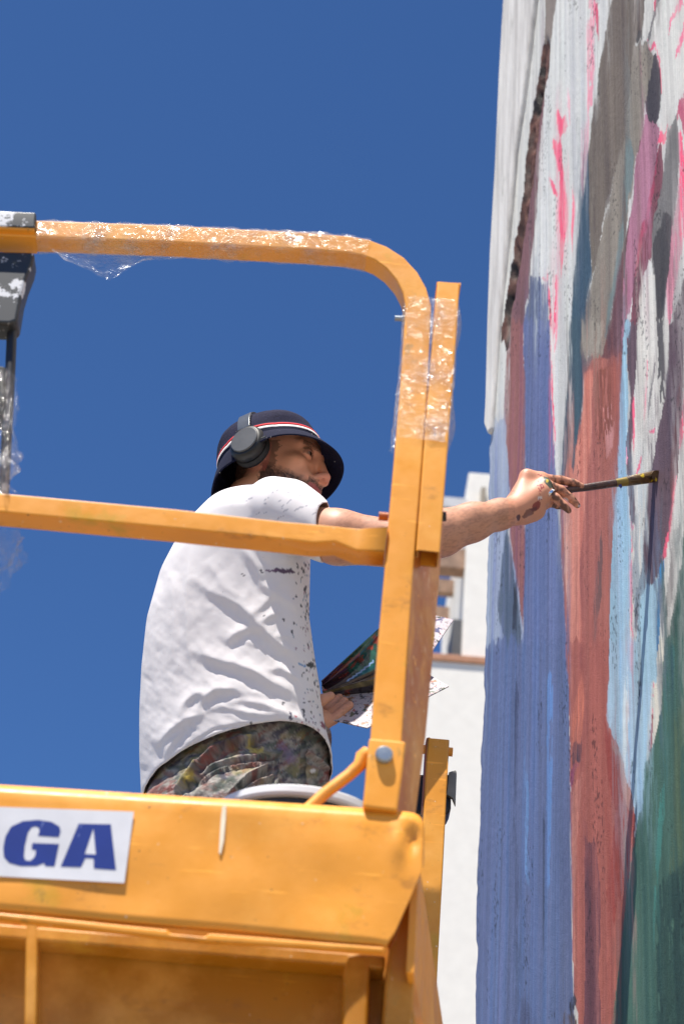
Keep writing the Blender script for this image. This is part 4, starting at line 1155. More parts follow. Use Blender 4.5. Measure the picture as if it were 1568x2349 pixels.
spot(1254, 1103, 3, 3, (220, 190, 60))
spot(1238, 1142, 5, 4, (214, 200, 196))
spot(1228, 1162, 12, 7, (120, 34, 40), .85, -.7)
spot(1212, 1176, 17, 7, (92, 56, 58), .75, -.6)
spot(1188, 1186, 4, 8, (74, 40, 54), .9, .2)
for _ in range(26):
    spot(1238 + random.gauss(0, 4), 1118 + random.gauss(0, 12), 1.6, 2.0, (138, 44, 48), .9, 0, .2)
spot(1120, 1207, 7, 2.5, (70, 70, 74), .8, -.7)
spot(1298, 1146, 5, 3, (206, 204, 206), .9, .9); spot(1328, 1161, 3, 3, (200, 190, 190), .9)
arms = (bpx > 770) & (bpx < 1180) & (bpy_ > 1100)
an = fbm(bpx / 6 + bpy_ / 5, bpy_ / 3.0, 430, 2)
blend(arms * .35 * sm(an, .45, .7), (128, 84, 66))
SKIN = mat_attr("skin", 0.5, 420, 0.18, 0.0015, sss=0.12, spec=0.4)
big_mesh("body", bv, bq, SKIN, person, np.clip(skin, 0, .8))
# eyes
for s in (-1, 1):
    c = hd(7.62, 3.15 * s, 1.60); gaze = HM @ np.array([.96, -.10, .05]); gaze = gaze / np.linalg.norm(gaze)
    V = []; Cc = []; nu, nv = 24, 18
    a1 = np.cross(gaze, [0, 0, 1.0]); a1 /= np.linalg.norm(a1); a2 = np.cross(gaze, a1)
    for i in range(nv + 1):
        th = math.pi * i / nv
        for j in range(nu):
            ph = 2 * math.pi * j / nu
            V.append(c + 1.04 * HS_ * (gaze * math.cos(th) + math.sin(th) * (a1 * math.cos(ph) + a2 * math.sin(ph))))
            Cc.append(lin((22, 18, 16)) if th < .3 else lin((62, 50, 40)) if th < .64 else lin((150, 136, 128)))
    Q = [[i * nu + j, i * nu + (j + 1) % nu, (i + 1) * nu + (j + 1) % nu, (i + 1) * nu + j] for i in range(nv) for j in range(nu)]
    big_mesh("eye", np.array(V), np.array(Q), mat_attr("eye_gloss", .12, 10, 0) if s < 0 else bpy.data.materials["eye_gloss"], person, np.array(Cc))

# ---- t-shirt
ss = Field((B(290, 1500)[0], 3.10, B(560, 1840, -.2)[2] - .06), (B(790, 1230)[0] + .03, 3.85, B(600, 1060)[2]), 0.0042)
def lerp_tab(tab, t):
    xs = [r[0] for r in tab]
    return [np.interp(t, xs, [r[c] for r in tab]) for c in range(1, len(tab[0]))]
# rows: chord (left x, right x) at its own picture height, half depth
rows = [  # cy, Lx, Ly, Rx, Ry, D
    (1.00, 468, 1838, 772, 1800, .18),
]
TAB = [  # t, Lx, Ly, Rx, Ry, D
    (0.00, 572, 1152, 628, 1152, .035), (0.03, 540, 1160, 655, 1163, .075), (0.07, 498, 1178, 690, 1186, .120), (0.12, 455, 1207, 706, 1218, .165),
    (0.20, 408, 1262, 712, 1275, .195), (0.32, 364, 1342, 710, 1350, .190), (0.45, 336, 1440, 709, 1430, .185), (0.58, 325, 1540, 722, 1525, .182),
    (0.72, 320, 1640, 737, 1610, .182), (0.86, 320, 1740, 745, 1690, .185), (1.00, 325, 1850, 764, 1775, .190)]
nr, ns = 110, 96
ring = np.zeros((nr, ns, 3))
for i in range(nr):
    t = i / (nr - 1)
    Lx, Ly, Rx, Ry, D = lerp_tab(TAB, t)
    Lp, Rp = B(Lx, Ly, 0.015), B(Rx, Ry, -0.01)
    c = (Lp + Rp) / 2; hx = (Rp - Lp) / 2
    for j in range(ns):
        a = 2 * math.pi * j / ns
        cx, sy = math.cos(a), math.sin(a)
        q = (abs(cx) ** 2.3 + abs(sy) ** 2.3) ** (-1 / 2.3)
        ring[i, j] = c + hx * cx * q + np.array([0, -D * sy * q, .045 * max(0, (t - .7) / .3) ** 1.3 * max(0, sy) * (1 + .6 * cx)])
tv = ring.reshape(-1, 3)
tf = [[i * ns + j, i * ns + (j + 1) % ns, (i + 1) * ns + (j + 1) % ns, (i + 1) * ns + j] for i in range(nr - 1) for j in range(ns)]
tf += [list(range(ns))[::-1], [(nr - 1) * ns + j for j in range(ns)]]
# sleeve tube
SL = [(600, 1196, -.09, .074), (632, 1180, -.125, .083), (662, 1183, -.15, .079), (695, 1198, -.17, .069), (722, 1216, -.182, .062), (742, 1231, -.188, .0575)]
sv = []
for i, (x, y, dy, r) in enumerate(SL):
    p = B(x, y, dy); a = B(*SL[max(i - 1, 0)][:3]); b = B(*SL[min(i + 1, len(SL) - 1)][:3])
    tg = b - a; tg /= np.linalg.norm(tg)
    if i == len(SL) - 1: tg = B(790, 1228, -.195) - B(700, 1232, -.175); tg /= np.linalg.norm(tg)
    e1 = np.cross(tg, [0, 1.0, 0]); e1 /= np.linalg.norm(e1); e2 = np.cross(tg, e1)
    for j in range(40):
        an_ = 2 * math.pi * j / 40
        sv.append(p + r * (e1 * math.cos(an_) + e2 * math.sin(an_)))
sf = [[i * 40 + j, i * 40 + (j + 1) % 40, (i + 1) * 40 + (j + 1) % 40, (i + 1) * 40 + j] for i in range(len(SL) - 1) for j in range(40)]
sf += [list(range(40))[::-1], [(len(SL) - 1) * 40 + j for j in range(40)]]
n0 = len(tv)
me = bpy.data.meshes.new("shirt_raw")
me.from_pydata([tuple(v) for v in tv] + [tuple(v) for v in sv], [], [tuple(f) for f in tf] + [tuple(n0 + q for q in f) for f in sf])
bm = bmesh.new(); bm.from_mesh(me); bmesh.ops.recalc_face_normals(bm, faces=bm.faces); bm.to_mesh(me); bm.free()
tmp = bpy.data.objects.new("shirt_raw", me); sc.collection.objects.link(tmp)
md = tmp.modifiers.new("r", 'REMESH'); md.mode = 'VOXEL'; md.voxel_size = 0.0040; md.adaptivity = 0
dg = bpy.context.evaluated_depsgraph_get()
em = bpy.data.meshes.new_from_object(tmp.evaluated_get(dg))
bpy.data.objects.remove(tmp)
nV = len(em.vertices)
shv = np.zeros(nV * 3, np.float32); em.vertices.foreach_get("co", shv); shv = shv.reshape(-1, 3).astype(float)
shq = np.array([list(p.vertices) for p in em.polygons if len(p.vertices) == 4], np.int32)
shv = relax(shv, shq, 10, 0.5)
def k3(*p): return [(286.8 + .3292 * x, 1147 + .3292 * y) for x, y in p]
spx, spy = proj(shv)
sN = normals(shv, shq)
camdir = shv - CAM; camdir /= np.linalg.norm(camdir, axis=1)[:, None]
facing = np.clip(-(sN * camdir).sum(1) * 3.0 + 0.1, 0, 1)
disp = np.zeros(nV)
def fold(pts, A, w, skew=0.45, ends=True):
    """a ridge with a trough on its lower side"""
    global disp
    d, sd, t = seg_dist(spx, spy, k3(*pts))
    w1 = w * .3292
    env = np.sin(np.clip(t, 0.0, 1) * math.pi) ** .8
    dl = np.where(sd >= 0, d / (w1 * .70), d / (w1 * 1.7))
    g = np.exp(-dl ** 1.5)
    d2 = d * sd - w1 * 1.5
    disp += A * .46 * env * (g - .40 * skew * np.exp(-(d2 / (w1 * .95)) ** 2))
fold([(450, 540), (600, 640), (720, 700), (800, 745), (900, 850), (1040, 990), (1150, 1060), (1250, 1170), (1330, 1320)], .017, 42, .6)
fold([(850, 830), (950, 745), (1040, 650)], .008, 34, .5)
fold([(700, 1010), (760, 945), (860, 895), (960, 905)], .013, 32, .7)
fold([(930, 870), (1010, 810), (1080, 790)], .009, 26, .5)
fold([(440, 1040), (560, 1090), (680, 1130), (800, 1165), (920, 1215), (1000, 1270), (1150, 1340), (1310, 1470)], .016, 40, .7)
fold([(500, 1490), (540, 1390), (620, 1330), (760, 1320), (860, 1370)], .013, 34, .6)
fold([(380, 1530), (420, 1420), (480, 1360), (560, 1340)], .013, 34, .5)
fold([(700, 1420), (800, 1400), (960, 1430), (1100, 1480), (1280, 1540)], .008, 26, .5)
fold([(560, 1470), (680, 1440), (860, 1490), (1050, 1500), (1250, 1590)], .007, 22, .5)
fold([(210, 1730), (320, 1610), (430, 1530), (560, 1480)], .016, 40, .6)
fold([(270, 1800), (330, 1690), (430, 1580)], .010, 28, .5)
fold([(470, 320), (445, 500), (430, 750), (440, 1000), (490, 1320)], .010, 36, .7)
fold([(330, 500), (345, 800), (335, 1150)], .008, 48, .3)
fold([(240, 560), (190, 900), (180, 1300)], .006, 50, .3)
fold([(960, 1190), (1080, 1180), (1200, 1250), (1300, 1420)], .009, 28, .6)
fold([(560, 420), (700, 620), (860, 700)], .008, 50, .4)
fold([(880, 500), (960, 600), (1120, 700), (1200, 760)], .008, 34, .5)
fold([(1040, 950), (1130, 960), (1170, 1010)], .008, 24, .5)
fold([(830, 330), (880, 430), (960, 560)], .012, 34, .5)
fold([(900, 360), (1030, 420), (1160, 420), (1220, 390)], .010, 24, .6)
fold([(880, 330), (1000, 380), (1120, 385)], .008, 20, .6)
fold([(800, 1560), (950, 1550), (1120, 1600), (1300, 1690)], .005, 20, .4)
for _q in range(14):
    x0 = random.uniform(430, 1230); y0 = random.uniform(560, 1560)
    an0 = math.radians(random.uniform(12, 48)) if x0 > 620 else math.radians(random.uniform(60, 100))
    L0 = random.uniform(60, 190)
    fold([(x0, y0), (x0 + L0 * .5 * math.cos(an0), y0 + L0 * .5 * math.sin(an0) - 6), (x0 + L0 * math.cos(an0), y0 + L0 * math.sin(an0))], random.uniform(.002, .0045), random.uniform(12, 24), .3)
hemd, hsd, ht = seg_dist(spx, spy, k3((215, 1990), (330, 1830), (450, 1710), (620, 1600), (800, 1570), (980, 1590), (1150, 1640), (1290, 1690), (1400, 1800)))
disp += -.0035 * np.exp(-(hemd / 2.2) ** 2)
sld, _a, _b = seg_dist(spx, spy, [(752, 1176), (728, 1205), (708, 1240), (690, 1268), (676, 1272)])
disp += -.003 * np.exp(-(sld / 2.2) ** 2)
tn = fbm(spx / 26, spy / 34, 500, 3) - .5
tn2 = fbm(spx / 8, spy / 9, 520, 2) - .5
wr1 = fbm((spx * .8 + spy * .6) / 40, (spy * .8 - spx * .6) / 9, 550, 3) - .5
wr2 = fbm((spx * .9 - spy * .3) / 60, (spy * .9 + spx * .3) / 7, 560, 2) - .5
disp += tn * .003 * np.clip((spy - 1250) / 60, 0.0, 1) + wr1 * .0012 * np.clip((spy - 1300) / 250, 0.0, 1)
fN = np.cross(shv[shq[:, 2]] - shv[shq[:, 0]], shv[shq[:, 3]] - shv[shq[:, 1]]); fN /= np.linalg.norm(fN, axis=1)[:, None]
fC = shv[shq].mean(1); fpx, fpy = proj(fC)
s_end = B(*SL[-1][:3]); s_dir = B(790, 1228, -.195) - B(700, 1232, -.175); s_dir /= np.linalg.norm(s_dir)
cut_hem = (fpy > 1630) & (fN[:, 2] < -.62)
cut_slv = (np.linalg.norm(fC - s_end, axis=1) < .085) & ((fN @ s_dir) > .70) & (((fC - s_end) @ s_dir) > -.02)
keepq = ~(cut_hem | cut_slv)
shv2 = shv + sN * (disp * facing)[:, None]
shv2 = relax(shv2, shq, 1, .2)
shq = shq[keepq]
scol = np.zeros((nV, 3)) + lin((222, 218, 219))
scol *= (0.97 + .06 * fbm(spx / 60, spy / 60, 530, 2))[:, None]
sp_n = fbm(spx / 3.5, spy / 3.5, 540, 2)
def sspot(pts, rx, c, jag=.9, a=.92):
    d, sd, t = seg_dist(spx, spy, pts)
    q = d / rx + (sp_n - .5) * jag * 2
    m = ((q < 1) & (facing > .05))[:, None] * a
    scol[:] = scol * (1 - m) + lin(c) * m
sspot(k3((1050, 490), (1165, 500)), 4.5, (74, 46, 78))
sspot(k3((985, 490), (1060, 492)), 2.2, (110, 84, 112), 1.2)
for q in ((825, 515), (880, 512), (945, 495), (1240, 490), (1250, 620), (1185, 670), (1270, 720), (1105, 830), (960, 805), (1160, 915), (1100, 1410), (1245, 1460), (1245, 1490), (880, 1548), (1390, 1670), (1225, 730), (1255, 810), (1175, 850)):
    p = k3(q)[0]; sspot([p, (p[0] + random.uniform(-1, 1), p[1] + random.uniform(1, 5))], random.uniform(1.5, 2.6), (70, 72, 80))
sspot(k3((1270, 1150), (1290, 1152)), 6, (44, 52, 52)); sspot(k3((1200, 1145), (1245, 1160)), 2, (90, 140, 190))
sspot(k3((1040, 1610), (1090, 1620)), 6, (70, 58, 110), 1.2); sspot(k3((1150, 1490), (1155, 1520)), 3, (60, 56, 84))
sspot(k3((1375, 1560), (1385, 1580)), 4, (130, 70, 84)); sspot(k3((1170, 1495), (1195, 1520)), 1.2, (190, 80, 90)); sspot(k3((1225, 1550), (1238, 1560)), 1.4, (180, 70, 70))
for i in range(150):
    yy = random.uniform(430, 1650); xx = 1290 + (yy - 430) * .065 - abs(random.gauss(0, 62)); p = k3((xx, yy))[0]
    sspot([p, (p[0] + random.uniform(-1.2, 1.2), p[1] + random.uniform(0, 5))], random.uniform(.8, 2.0), random.choice([(84, 86, 92), (60, 60, 70), (150, 120, 135), (120, 140, 160)]), .8, .85)
for i in range(46):                               # faint dry-brush flecks on the shoulder
    x0, y0 = random.uniform(560, 770), random.uniform(1096, 1190); L = random.uniform(4, 20)
    sspot([(x0, y0), (x0 + L, y0 - L * random.uniform(.3, .8))], random.uniform(.6, 1.1), (150, 150, 160), 1.0, .75)
def shirt_extra(nt, col):
    v = stretched(nt, (1, 1, 1))
    m = step(nt, noise_node(nt, 210, 3, .6, v), .735, .75)
    return mixc(nt, m, col, rgba((120, 120, 130)))
SHIRT = mat_attr("cotton_jersey", .88, 900, .25, .0012, spec=.15, extra=shirt_extra)
us_, inv_ = np.unique(shq, return_inverse=True)
shq = inv_.reshape(-1, 4); shv2 = shv2[us_]; scol = scol[us_]
# even out the cut edges
ek = np.sort(np.vstack([shq[:, [0, 1]], shq[:, [1, 2]], shq[:, [2, 3]], shq[:, [3, 0]]]), axis=1)
ue, cnt_ = np.unique(ek, axis=0, return_counts=True); be = ue[cnt_ == 1]
for _ in range(14):
    acc = np.zeros_like(shv2); dg_ = np.zeros(len(shv2))
    for c in range(3):
        acc[:, c] = np.bincount(be[:, 0], shv2[be[:, 1], c], len(shv2)) + np.bincount(be[:, 1], shv2[be[:, 0], c], len(shv2))
    dg_ = np.bincount(be.ravel(), minlength=len(shv2)); mb = dg_ == 2
    shv2[mb] += .5 * (acc[mb] / 2 - shv2[mb])
tee = big_mesh("t_shirt", shv2, shq, SHIRT, person, np.clip(scol, 0, .85))
md = tee.modifiers.new("cloth", 'SOLIDIFY'); md.thickness = .0015; md.offset = -1

# ---- trousers
hz = hip[2]
tr_lo = (hip[0] - .30, 3.25, 2.52); tr_hi = (hip[0] + .32, 4.05, hz + .16)
tr = Field(tr_lo, tr_hi, .0045)
hc = B(560, 1800, .01)
def ecyl(F, c, rx, ry, z0, z1, k):
    sl, P = F.sub((c[0] - rx - .05, c[1] - ry - .05, z0 - .05), (c[0] + rx + .05, c[1] + ry + .05, z1 + .05))
    q = np.hypot((P[..., 0] - c[0]) / rx, (P[..., 1] - c[1]) / ry)
    d = (q - 1) * min(rx, ry)
    dz = np.maximum(z0 - P[..., 2], P[..., 2] - z1)
    d = np.maximum(d, dz)
    F.put(sl, d.astype(np.float32), k)
ecyl(tr, hc, .172, .172, hz - .10, hz + .13, .02)
tr.ell((hc[0] - .03, hc[1], hz - .10), (.172, .172, .16), .05)
for s, fx in ((-.085, .02), (.085, -.03)):
    tr.cone((hc[0], hc[1] + s, hz - .14), (hc[0] + fx, hc[1] + s * 1.1, 3.0), .098, .082, .05)
    tr.cone((hc[0] + fx, hc[1] + s * 1.1, 3.0), (hc[0] + fx - .02, hc[1] + s * 1.15, 2.58), .082, .068, .03)
tvv, tqq = tr.mesh()
tvv = relax(tvv, tqq, 3, .5)
tpx, tpy = proj(tvv); tN = normals(tvv, tqq)
tcd = tvv - CAM; tcd /= np.linalg.norm(tcd, axis=1)[:, None]
tfac = np.clip(-(tN * tcd).sum(1) * 3, 0, 1)
def j8(*p): return [((550 + x * .5421) * .5735, (2900 + y * .5421) * .5735) for x, y in p]
td = np.zeros(len(tvv)); tsu_ = tpx * .86 - tpy * .5; tsv_ = tpx * .5 + tpy * .86
def tfold(pts, A, w, skew=.5):
    global td
    d, sd, t = seg_dist(tpx, tpy, j8(*pts)); w1 = w * .311
    td += 1.5 * A * (np.exp(-(d / w1) ** 2) - skew * np.exp(-((d * sd - 1.5 * w1) / w1) ** 2))
tfold([(440, 380), (520, 310), (640, 270), (800, 240), (1050, 215)], .006, 18, .8)
tfold([(450, 420), (560, 340), (700, 300), (1040, 262)], .005, 12, .6)
tfold([(1045, 210), (1035, 330), (1020, 440)], .005, 10, .8)
tfold([(1230, 120), (1228, 440)], .004, 9, .9)
tfold([(380, 420), (470, 270), (600, 160), (760, 105), (860, 90)], .010, 26, .8)
tfold([(700, 500), (800, 400), (940, 320)], .012, 22, .8)
tfold([(300, 470), (360, 380), (440, 300)], .007, 20, .5)
tfold([(760, 500), (840, 440), (980, 390)], .009, 20, .6)
tfold([(1240, 200), (1340, 260), (1420, 340)], .006, 14, .6)
td += (fbm(tsu_ / 26, tsv_ / 9, 610, 3) - .5) * .008
tvv = tvv + tN * (td * tfac)[:, None]
tsu = tpx * .86 - tpy * .5; tsv = tpx * .5 + tpy * .86
a_ = fbm(tpx / 26, tpy / 16, 620, 3); b_ = fbm(tsu / 30, tsv / 9, 630, 3); c_ = fbm(tsu / 13, tsv / 4, 640, 2); d_ = fbm(tpx / 30, tpy / 26, 650, 2)
tcol = np.zeros((len(tvv), 3)) + lin((140, 136, 130))
def tmix(m, c):
    m = np.clip(m, 0, 1)[:, None]; tcol[:] = tcol * (1 - m) + lin(c) * m
tmix(sm(a_, .47, .66), (86, 92, 86)); tmix(sm(1 - a_, .55, .7), (120, 98, 92)); tmix(sm(b_, .62, .72) * .75, (118, 60, 56)); tmix(sm(1 - b_, .62, .70) * .8, (60, 58, 76))
tmix(sm(d_, .62, .72) * .45, (138, 124, 74)); tmix(sm(c_, .66, .80) * .5, (168, 160, 156)); tmix(sm(1 - c_, .64, .78) * .5, (66, 64, 64))
for pts, w, c in (([(380, 420), (470, 270), (600, 170), (740, 115)], 22, (56, 40, 38)), ([(470, 300), (560, 210), (700, 170)], 18, (132, 66, 58)), ([(820, 100), (840, 170), (900, 190)], 20, (190, 168, 60)), ([(850, 110), (870, 150)], 22, (44, 38, 46)), ([(390, 330), (420, 270)], 20, (160, 150, 80)), ([(1080, 190), (1150, 260)], 40, (112, 100, 128)), ([(1290, 335), (1300, 340)], 12, (226, 226, 228)), ([(730, 450), (770, 470)], 24, (24, 22, 26)), ([(380, 400), (420, 380)], 20, (186, 160, 60))):
    d, sd, t = seg_dist(tpx, tpy, j8(*pts)); tmix(np.clip(1.4 - d / (w * .311) + (c_ - .5) * 2.6 + (b_ - .5) * 2, 0, 1) * .62, c)
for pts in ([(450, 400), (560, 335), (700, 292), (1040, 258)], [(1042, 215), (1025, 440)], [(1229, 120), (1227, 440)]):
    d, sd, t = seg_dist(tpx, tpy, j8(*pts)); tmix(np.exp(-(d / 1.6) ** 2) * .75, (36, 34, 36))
DEN = mat_attr("painty_denim", .85, 260, .6, .003, spec=.2)
big_mesh("trousers", tvv, tqq, DEN, person, np.clip(tcol * 1.2, 0, .8))
# shoes on the platform floor
SHOE = mat_plain("shoe_leather", (60, 54, 50), .6)
for s in (-1, 1):
    F = Field((hc[0] - .2, hc[1] + s * .1 - .12, 2.49), (hc[0] + .28, hc[1] + s * .1 + .12, 2.68), .006)
    y = hc[1] + s * .098
    F.chain([(hc[0] - .06, y, 2.545), (hc[0] + .06, y, 2.545), (hc[0] + .16, y, 2.538)], [.045, .044, .037], .02)
    F.cone((hc[0] - .03, y, 2.56), (hc[0] - .03, y, 2.63), .05, .05, .02)
    v, q = F.mesh(); v = relax(v, q, 2); v[:, 2] = np.maximum(v[:, 2], 2.5015)
    big_mesh("shoe", v, q, SHOE, person)

# ---- bucket hat
hat = bpy.data.objects.new("bucket_hat", None); hat.location = tuple(hd(-.5, 0, 3.2)); link(hat); bpy.context.view_layer.update()
hat.parent = person; hat.matrix_parent_inverse = person.matrix_world.inverted()
bpy.context.view_layer.update()
KM = frame(math.radians(27), math.radians(14))
KO = Yp(622, 1064, 3.40)
def kt(f, l, u): return KO + KM @ (np.array([f, l, u], float) * HS_)
def fabric(name, c, c2=None):
    m, nt, b = new_mat(name)
    w = noise_node(nt, 520, 2, .5)
    col = mixc(nt, step(nt, w, .45, .62), rgba(c), rgba(c2 or [x * 1.5 + 6 for x in c]))
    col = mixc(nt, step(nt, noise_node(nt, 130, 2, .5), .74, .755), col, rgba((190, 188, 180)))
    nt.links.new(col, b.inputs["Base Color"]); b.inputs["Roughness"].default_value = .9; b.inputs["Specular IOR Level"].default_value = .2
    bump(nt, b, noise_node(nt, 420, 3), .5, .0015)
    return m
NAVY = fabric("navy_mesh_cloth", (22, 21, 42), (40, 40, 66)); NAVY2 = fabric("navy_twill", (15, 18, 40), (24, 28, 54))
RED = mat_plain("red_ribbon", (206, 40, 50), .8, var=.1); WHT = mat_plain("white_ribbon", (236, 232, 228), .8, var=.05)
prof = [(1.0, 0), (1.005, 1.5), (1.0, 3.0), (.985, 4.4), (.955, 5.6), (.89, 6.8), (.77, 7.8), (.59, 8.6), (.36, 9.05), (.15, 9.2), (.0, 9.22)]
FA, LA = 10.7, 9.4
def hat_pt(r, h, a, out=0.0, floppy=1.0):
    f = FA * r * math.cos(a); l = LA * r * math.sin(a)
    wob = 1 + .012 * math.sin(3 * a + h) + .01 * math.cos(5 * a - h * .7) - .010 * (1 - abs(math.sin(3 * a))) ** 6
    lean = -.06 * h
    return kt(f * wob + lean + out * math.cos(a), l * wob + out * math.sin(a), h)
SEG = 96
def ringmesh(name, rows_, mat, parent, solid=0.0, closed=True):
    V = [hat_pt(r, h, 2 * math.pi * j / SEG, o) for (r, h, o) in rows_ for j in range(SEG)]
    Fq = [[i * SEG + j, i * SEG + (j + 1) % SEG, (i + 1) * SEG + (j + 1) % SEG, (i + 1) * SEG + j] for i in range(len(rows_) - 1) for j in range(SEG)]
    o = mesh_obj(name, V, Fq, mat, parent, smooth=True)
    if solid:
        md = o.modifiers.new("cloth", 'SOLIDIFY'); md.thickness = solid; md.offset = 0
    return o
pr2 = []
for i in range(41):
    s = i / 40 * (len(prof) - 1); j = min(int(s), len(prof) - 2); k_ = s - j
    pr2.append((prof[j][0] + (prof[j + 1][0] - prof[j][0]) * k_, prof[j][1] + (prof[j + 1][1] - prof[j][1]) * k_, 0))
ringmesh("crown", pr2, NAVY, hat, .002)
ringmesh("hat_band", [(1.004, .35, .06), (1.01, 1.2, .10), (1.008, 2.7, .08), (1.0, 2.75, .0)], NAVY2, hat)
ringmesh("white_stripe", [(1.01, 1.15, .12), (1.011, 1.2, .17), (1.010, 1.70, .16), (1.009, 1.75, .10)], WHT, hat)
ringmesh("red_stripe", [(1.01, 1.82, .10), (1.011, 1.86, .17), (1.010, 2.30, .16), (1.008, 2.35, .10)], RED, hat)
# brim: drooping ring with a floppy edge
V = []; NB = 16
for i in range(NB + 1):
    t = i / NB
    for j in range(SEG):
        a = 2 * math.pi * j / SEG
        bk_ = max(0, -math.cos(a)); nr_ = max(0, math.sin(a)); fr_ = max(0, math.cos(a)); fa_ = max(0, -math.sin(a))
        outl = 2.3 + 1.2 * fr_ ** 1.5 + .5 * fa_ + .1 * bk_
        dr = 3.6 + 4.0 * bk_ ** 1.5 + 1.0 * fr_ + 1.1 * fa_ + .25 * math.sin(4 * a + 1)
        o = outl * (t ** .85); d = dr * (t ** 1.15)
        tuck = 1.3 * math.exp(-((a - 1.75) / .35) ** 2)            # pressed in under the headphone
        V.append(kt((FA) * math.cos(a) + o * math.cos(a), (LA) * math.sin(a) + (o - tuck * t * 1.5) * math.sin(a), .2 - d + .10 * math.sin(t * 40) * .3))
Fq = [[i * SEG + j, i * SEG + (j + 1) % SEG, (i + 1) * SEG + (j + 1) % SEG, (i + 1) * SEG + j] for i in range(NB) for j in range(SEG)]
br = mesh_obj("brim", V, Fq, NAVY2, hat, smooth=True)
md = br.modifiers.new("cloth", 'SOLIDIFY'); md.thickness = .003; md.offset = 0

# ---- headphones worn over the hat
hp = empty("headphones", B(564, 1015, -.13), "black over-ear headphones worn over the navy bucket hat", "headphones")
PM = frame(math.radians(30), math.radians(4), math.radians(4))
PO = B(566, 1016, -.118)
CUP = mat_plain("headphone_black", (15, 15, 15), .5, var=.2); PLATE = mat_plain("headphone_plate", (76, 77, 78), .45, .1, var=.3); PAD = mat_plain("ear_pad", (18, 18, 19), .7); SIL = mat_plain("headband_metal", (118, 120, 120), .3, .8, var=.3)
def hfr(off): return (PO + PM[:, 1] * off, PM[:, 0], PM[:, 2], PM[:, 1])
def cup(sgn, O):
    F_ = (O, PM[:, 0], PM[:, 2], PM[:, 1] * sgn)
    lathe("ear_pad", [(.030, -.034), (.040, -.032), (.0425, -.024), (.040, -.016), (.03, -.014)], F_, PAD, hp, 48, 1.0, 1.12)
    lathe("ear_cup", [(.036, -.0155), (.0405, -.013), (.0415, -.004), (.0395, .004), (.0355, .009), (.0335, .010), (.0, .010)], F_, CUP, hp, 48, 1.0, 1.10)
    lathe("cup_plate", [(.0325, .0102), (.0325, .0128), (.031, .0140), (.0, .0143)], F_, PLATE, hp, 48, 1.0, 1.02)
cup(1, PO)
PO2 = PO - PM[:, 1] * .236
cup(-1, PO2)
# headband arc
mid = (PO + PO2) / 2
qc = ((PO - KO) @ KM) / HS_
qc2 = ((PO2 - KO) @ KM) / HS_
def arc_strip(name, a0, a1, grow, wid, th, mat, n=40):
    def at(a, t_):
        ca, sa = math.cos(a), math.sin(a)
        ca = math.copysign(abs(ca) ** .82, ca); sa = abs(sa) ** .82
        lc, lh = (qc[1] + qc2[1]) / 2, (qc[1] - qc2[1]) / 2
        ub = qc[2] + (qc2[2] - qc[2]) * (1 - ca) / 2
        return qc[0] + (qc2[0] - qc[0]) * (1 - ca) / 2, lc + (lh + grow + t_) * ca, ub + (10.5 - qc[2] + grow + t_) * sa
    V = []
    for i in range(n + 1):
        a = a0 + (a1 - a0) * i / n
        for (w_, t_) in ((-wid / 2, 0), (wid / 2, 0), (wid / 2, th), (-wid / 2, th)):
            f, l, u = at(a, t_)
            V.append(kt(f + w_, l, u))
    Fq = [[i * 4 + j, i * 4 + (j + 1) % 4, (i + 1) * 4 + (j + 1) % 4, (i + 1) * 4 + j] for i in range(n) for j in range(4)] + [[0, 1, 2, 3], [n * 4 + 3, n * 4 + 2, n * 4 + 1, n * 4]]
    return mesh_obj(name, V, Fq, mat, hp, bevel=.0012)
print("cup in hat frame", qc, qc2)
arc_strip("headband", math.radians(34), math.radians(146), .0, 2.4, .55, CUP, 48)
for a0, a1 in ((math.radians(12), math.radians(40)), (math.radians(140), math.radians(168))):
    arc_strip("slider", a0, a1, .12, 2.7, .6, SIL, 20)
rod("hinge", [PO + PM[:, 2] * .036 + PM[:, 1] * .002, PO + PM[:, 2] * .05 + PM[:, 1] * .0], .006, CUP, hp, 12)
rod("cable_socket", [PO + PM[:, 0] * .034 - PM[:, 2] * .006, PO + PM[:, 0] * .050 - PM[:, 2] * .004], .0055, CUP, hp, 12)

# ---- brush, ring
bh = [B(1262, 1134, -.046), B(1306, 1123, -.040), B(1345, 1118, -.036), B(1385, 1112, -.032), B(1412, 1108, -.028)]
brush = empty("paint_brush", bh[2], "dark wooden paint brush held against the wall by the painter", "paint brush")
def brush_mat():
    m, nt, b = new_mat("painty_wood")
    col = ramp(nt, noise_node(nt, 60, 5), [(.3, rgba((48, 32, 30))), (.7, rgba((92, 60, 52)))])
    col = mixc(nt, step(nt, noise_node(nt, 75, 3), .66, .69), col, rgba((52, 72, 120)))
    col = mixc(nt, step(nt, noise_node(nt, 82, 3, .5, stretched(nt, (1.1, 1, 1))), .69, .72), col, rgba((176, 160, 150)))
    nt.links.new(col, b.inputs["Base Color"]); b.inputs["Roughness"].default_value = .35
    bump(nt, b, noise_node(nt, 150, 4), .5, .002)
    return m
def rib_mat():
    m, nt, b = new_mat("painty_bristle")
    col = ramp(nt, noise_node(nt, 40, 5, .6, stretched(nt, (1, 1, 3))), [(.3, rgba((62, 44, 26))), (.7, rgba((108, 82, 46)))])
    col = mixc(nt, step(nt, noise_node(nt, 48, 3), .62, .66), col, rgba((196, 168, 40)))
    nt.links.new(col, b.inputs["Base Color"]); b.inputs["Roughness"].default_value = .3
    bump(nt, b, noise_node(nt, 260, 3, .6, stretched(nt, (.15, 1, 1))), .8, .003)
    return m
rod("handle", bh, [.0060, .0075, .0085, .0090, .0086], brush_mat(), brush, 16)
